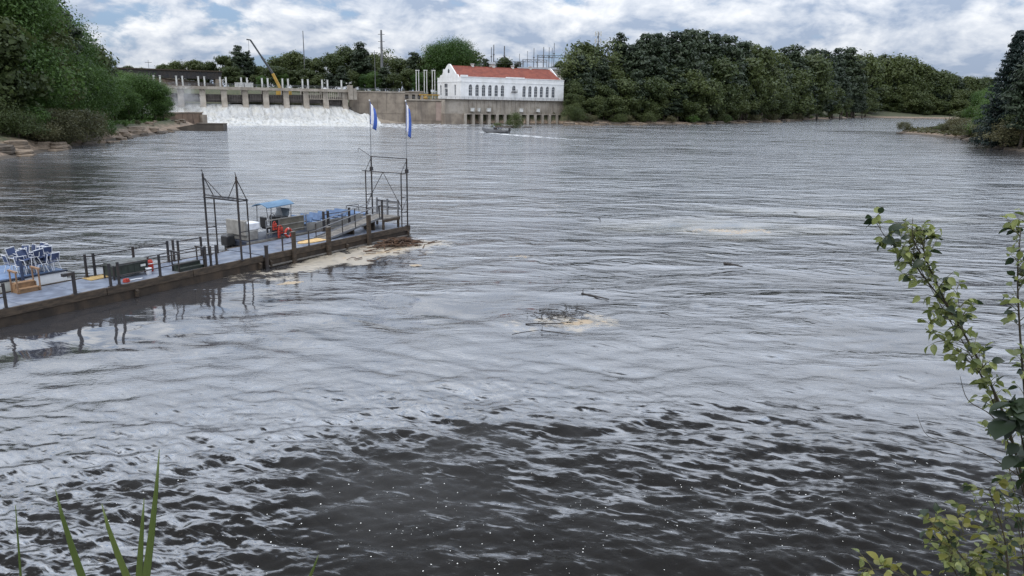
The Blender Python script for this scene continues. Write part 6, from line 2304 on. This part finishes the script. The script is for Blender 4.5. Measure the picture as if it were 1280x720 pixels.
def build_fg_plant(name, label, cat, root, stems, seed, twig=(.10, .22), maxleaf=300):
    """stems: list of pixel paths with depth; leaves grow on side twigs along them."""
    r = random.Random(seed)
    t = thing(name, label, cat, root)
    o = Vector(root)
    count = 0
    for si, (path, rad, nl, ls, tl, fst) in enumerate(stems):
        pts = [fg(*p) - o for p in path]
        # smooth the path
        fine = []
        for i in range(len(pts) - 1):
            p0, p1, p2, p3 = pts[max(0, i - 1)], pts[i], pts[i + 1], pts[min(len(pts) - 1, i + 2)]
            for q in range(5):
                f = q / 5
                fine.append(.5 * ((2 * p1) + (p2 - p0) * f + (2 * p0 - 5 * p1 + 4 * p2 - p3) * f * f + (3 * p1 - p0 - 3 * p2 + p3) * f ** 3))
        fine.append(pts[-1])
        n = len(fine)
        MB().tube(fine, [rad * (1 - .78 * i / (n - 1)) for i in range(n)], 6).build('stem', M['stem'], t, True)
        for k in range(nl):
            if count >= maxleaf: break
            f = r.uniform(fst, 1)
            i = min(n - 2, int(f * (n - 1)))
            b = fine[i].lerp(fine[i + 1], f * (n - 1) - i)
            ax = (fine[i + 1] - fine[i]).normalized()
            side = ax.cross(Vector((r.gauss(0, 1), r.gauss(0, 1) * .6, r.gauss(0, 1)))).normalized()
            L = r.uniform(*tl)
            e = b + (side * .8 + ax * .5 + Vector((0, 0, .15))).normalized() * L
            if L > .02: MB().tube([b, b.lerp(e, .5) + Vector((0, 0, .08 * L)), e], [.0016, .0012, .0007], 4).build('twig', M['stem_green'], t)
            for q in range(r.choice((2, 3, 4)) if L > .02 else 1):
                if count >= maxleaf: break
                me = r.choice(r.choice(ls))
                lf = link('leaf', me, None, t)
                pos = b.lerp(e, r.uniform(.35, 1)) if q else e
                lf.location = pos
                dirv = (side + Vector((r.gauss(0, .7), r.gauss(0, .7), r.gauss(-.1, .6)))).normalized()
                lf.rotation_euler = (dirv.to_track_quat('X', 'Z') @ Matrix.Rotation(r.uniform(-1.2, 1.2), 4, 'X').to_quaternion()).to_euler()
                s = r.uniform(.55, 1.25)
                lf.scale = (s, s, s)
                count += 1
    return t


def build_foreground():
    D = 2.5
    g0 = Vector((1.9, 2.7, gz(1.9, 2.7)))
    build_fg_plant('arching_shrub', 'leafy arching shrub branch rising over the water close by', 'shrub', fg(1290, 640, D) + Vector((.1, 0, -.9)),
                   [([(1330, 900, D), (1300, 700, D), (1262, 540, D), (1222, 448, D), (1186, 385, D), (1160, 330, D), (1151, 295, D)], .0065, 84, [LG, LG, LG, LD2], (.03, .10), 0.3),
                    ([(1186, 385, D), (1150, 340, D), (1132, 310, D), (1110, 300, D), (1092, 272, D - .05)], .003, 20, [LG, LG, LD2], (.01, .05), 0.05),
                    ([(1160, 330, D), (1142, 300, D), (1141, 272, D)], .003, 13, [LG, LG], (.01, .05), 0),
                    ([(1245, 505, D), (1236, 470, D + .05), (1210, 430, D + .05)], .003, 14, [LG, LD2], (.02, .07), 0.0),
                    ([(1270, 560, D), (1240, 520, D), (1210, 500, D), (1200, 470, D)], .003, 16, [LG, LD2], (.02, .08), 0.0),
                    ([(1280, 600, D), (1238, 571, D), (1196, 555, D), (1160, 545, D), (1146, 517, D)], .0026, 9, [LG, LD2], (.005, .05), 0.15)], 3, maxleaf=300)
    build_fg_plant('climbing_vine', 'fine leaved pale vine twining along the arching branch', 'vine', fg(1300, 660, D) + Vector((.1, .05, -.9)),
                   [([(1330, 880, D + .04), (1290, 660, D + .04), (1252, 530, D + .04), (1216, 450, D + .03), (1178, 385, D + .03), (1150, 335, D + .03), (1136, 300, D)], .003, 74, [LG], (.015, .085), .3),
                    ([(1236, 480, D), (1200, 440, D), (1172, 420, D), (1160, 400, D)], .002, 16, [LG], (.01, .06), 0),
                    ([(1205, 420, D + .05), (1200, 390, D + .05), (1196, 360, D + .05)], .002, 10, [LG], (.01, .05), 0)], 37, maxleaf=300)
    build_fg_plant('upright_shrub', 'thin upright leafy stem at the edge beside the arching branch', 'shrub', fg(1300, 640, D) + Vector((.12, .1, -.9)),
                   [([(1330, 800, D), (1292, 600, D), (1280, 480, D), (1274, 400, D), (1272, 340, D), (1276, 288, D)], .006, 48, [LG, LD2, LG], (.02, .075), 0.25),
                    ([(1300, 380, D), (1290, 320, D), (1285, 270, D)], .004, 22, [LG, LG], (.02, .06), 0.1)], 5, maxleaf=170)
    build_fg_plant('broad_leaved_shrub', 'dark broad leaved shrub hugging the arching branch', 'shrub', fg(1300, 700, 2.3) + Vector((.05, 0, -.7)),
                   [([(1330, 760, 2.3), (1302, 640, 2.3), (1280, 560, 2.3), (1270, 505, 2.3)], .006, 12, [LD], (.01, .07), 0.3),
                    ([(1300, 620, 2.3), (1285, 540, 2.3), (1282, 480, 2.3)], .005, 9, [LD], (.01, .06), 0.2)], 8, maxleaf=44)
    build_fg_plant('yellowing_bush', 'low yellowing bush with thin twigs beneath the arching branch', 'bush', fg(1230, 760, 2.4) + Vector((0, 0, -.6)),
                   [([(1240, 860, 2.4), (1225, 740, 2.4), (1190, 680, 2.4), (1165, 655, 2.4)], .005, 26, [LG, LY, LD2], (.02, .10), 0.35),
                    ([(1270, 860, 2.4), (1262, 740, 2.4), (1255, 670, 2.4), (1235, 610, 2.4)], .005, 30, [LG, LY, LD2, LG], (.02, .10), 0.3),
                    ([(1200, 860, 2.4), (1160, 745, 2.4), (1120, 715, 2.4), (1082, 712, 2.4)], .004, 22, [LY, LG], (.01, .07), 0.35),
                    ([(1215, 860, 2.4), (1200, 735, 2.4), (1188, 700, 2.4), (1205, 665, 2.4)], .004, 18, [LG, LY], (.02, .08), 0.35),
                    ([(1290, 860, 2.4), (1282, 740, 2.4), (1278, 690, 2.4), (1270, 640, 2.4)], .004, 16, [LG, LY, LD2], (.02, .10), 0.35)], 13, maxleaf=290)
    build_fg_plant('leafy_bush', 'dense pale green bush filling the corner beneath the arching branch', 'bush', fg(1262, 780, 2.6) + Vector((0, 0, -.6)),
                   [([(1290, 860, 2.6), (1262, 730, 2.6), (1240, 668, 2.6), (1222, 628, 2.6)], .004, 26, [LG, LG, LY], (.03, .12), .4),
                    ([(1250, 860, 2.6), (1215, 740, 2.6), (1195, 700, 2.6), (1170, 672, 2.6)], .004, 24, [LG, LG, LD2], (.03, .12), .4),
                    ([(1300, 860, 2.6), (1285, 720, 2.6), (1274, 640, 2.6), (1262, 590, 2.6)], .004, 24, [LG, LG, LD2], (.03, .12), .4),
                    ([(1280, 860, 2.6), (1240, 735, 2.6), (1225, 712, 2.6), (1190, 708, 2.6)], .004, 22, [LG, LY], (.03, .10), .4)], 23, maxleaf=300)
    # blade-leaved plants
    def blade_plant(label, root_px, tips, width, d=2.3):
        o = fg(*root_px, d)
        o.z = gz(o.x, d) - .02
        t = thing('blade_plant', label, 'plant', o)
        for (bx, by, tx, ty, w, sway) in tips:
            b, e = fg(bx, by, d) - o, fg(tx, ty, d) - o
            low = Vector((b.x * .35, b.y, 0))
            ctrl = [low, low.lerp(b, .55), b, b.lerp(e, .35) + Vector((sway * .3, 0, 0)), b.lerp(e, .7) + Vector((sway * .35, 0, 0)), e]
            vs, fs = [], []
            n = len(ctrl)
            for i, p in enumerate(ctrl):
                f = i / (n - 1)
                hw = w * .5 * (1 - f ** 2.2) + .0004
                vs += [p + Vector((-hw, -hw * .35, 0)), p + Vector((0, hw * .25, 0)), p + Vector((hw, -hw * .35, 0))]
            for i in range(n - 1):
                a = i * 3
                fs += [(a, a + 1, a + 4, a + 3), (a + 1, a + 2, a + 5, a + 4)]
            o2 = MB().add(vs, fs).build('leaf', FG_YUCCA, t, True)
            so = o2.modifiers.new('thick', 'SOLIDIFY')
            so.thickness = .0015
        return t
    blade_plant('clump of long green sword shaped leaves standing over the water', (160, 900), [(104, 722, 69, 612, .033, -.012), (160, 722, 127, 630, .032, -.015), (174, 722, 180, 623, .026, 0), (183, 722, 199, 562, .032, .012)], .03)
    blade_plant('single faint thin blade of grass near the sword leaves', (30, 900), [(26, 722, 19, 632, .006, 0)], .01, 1.9)
    blade_plant('lone short blade tip poking up apart from the sword leaves', (380, 900), [(386, 724, 398, 694, .012, .003)], .02)


build_foreground()
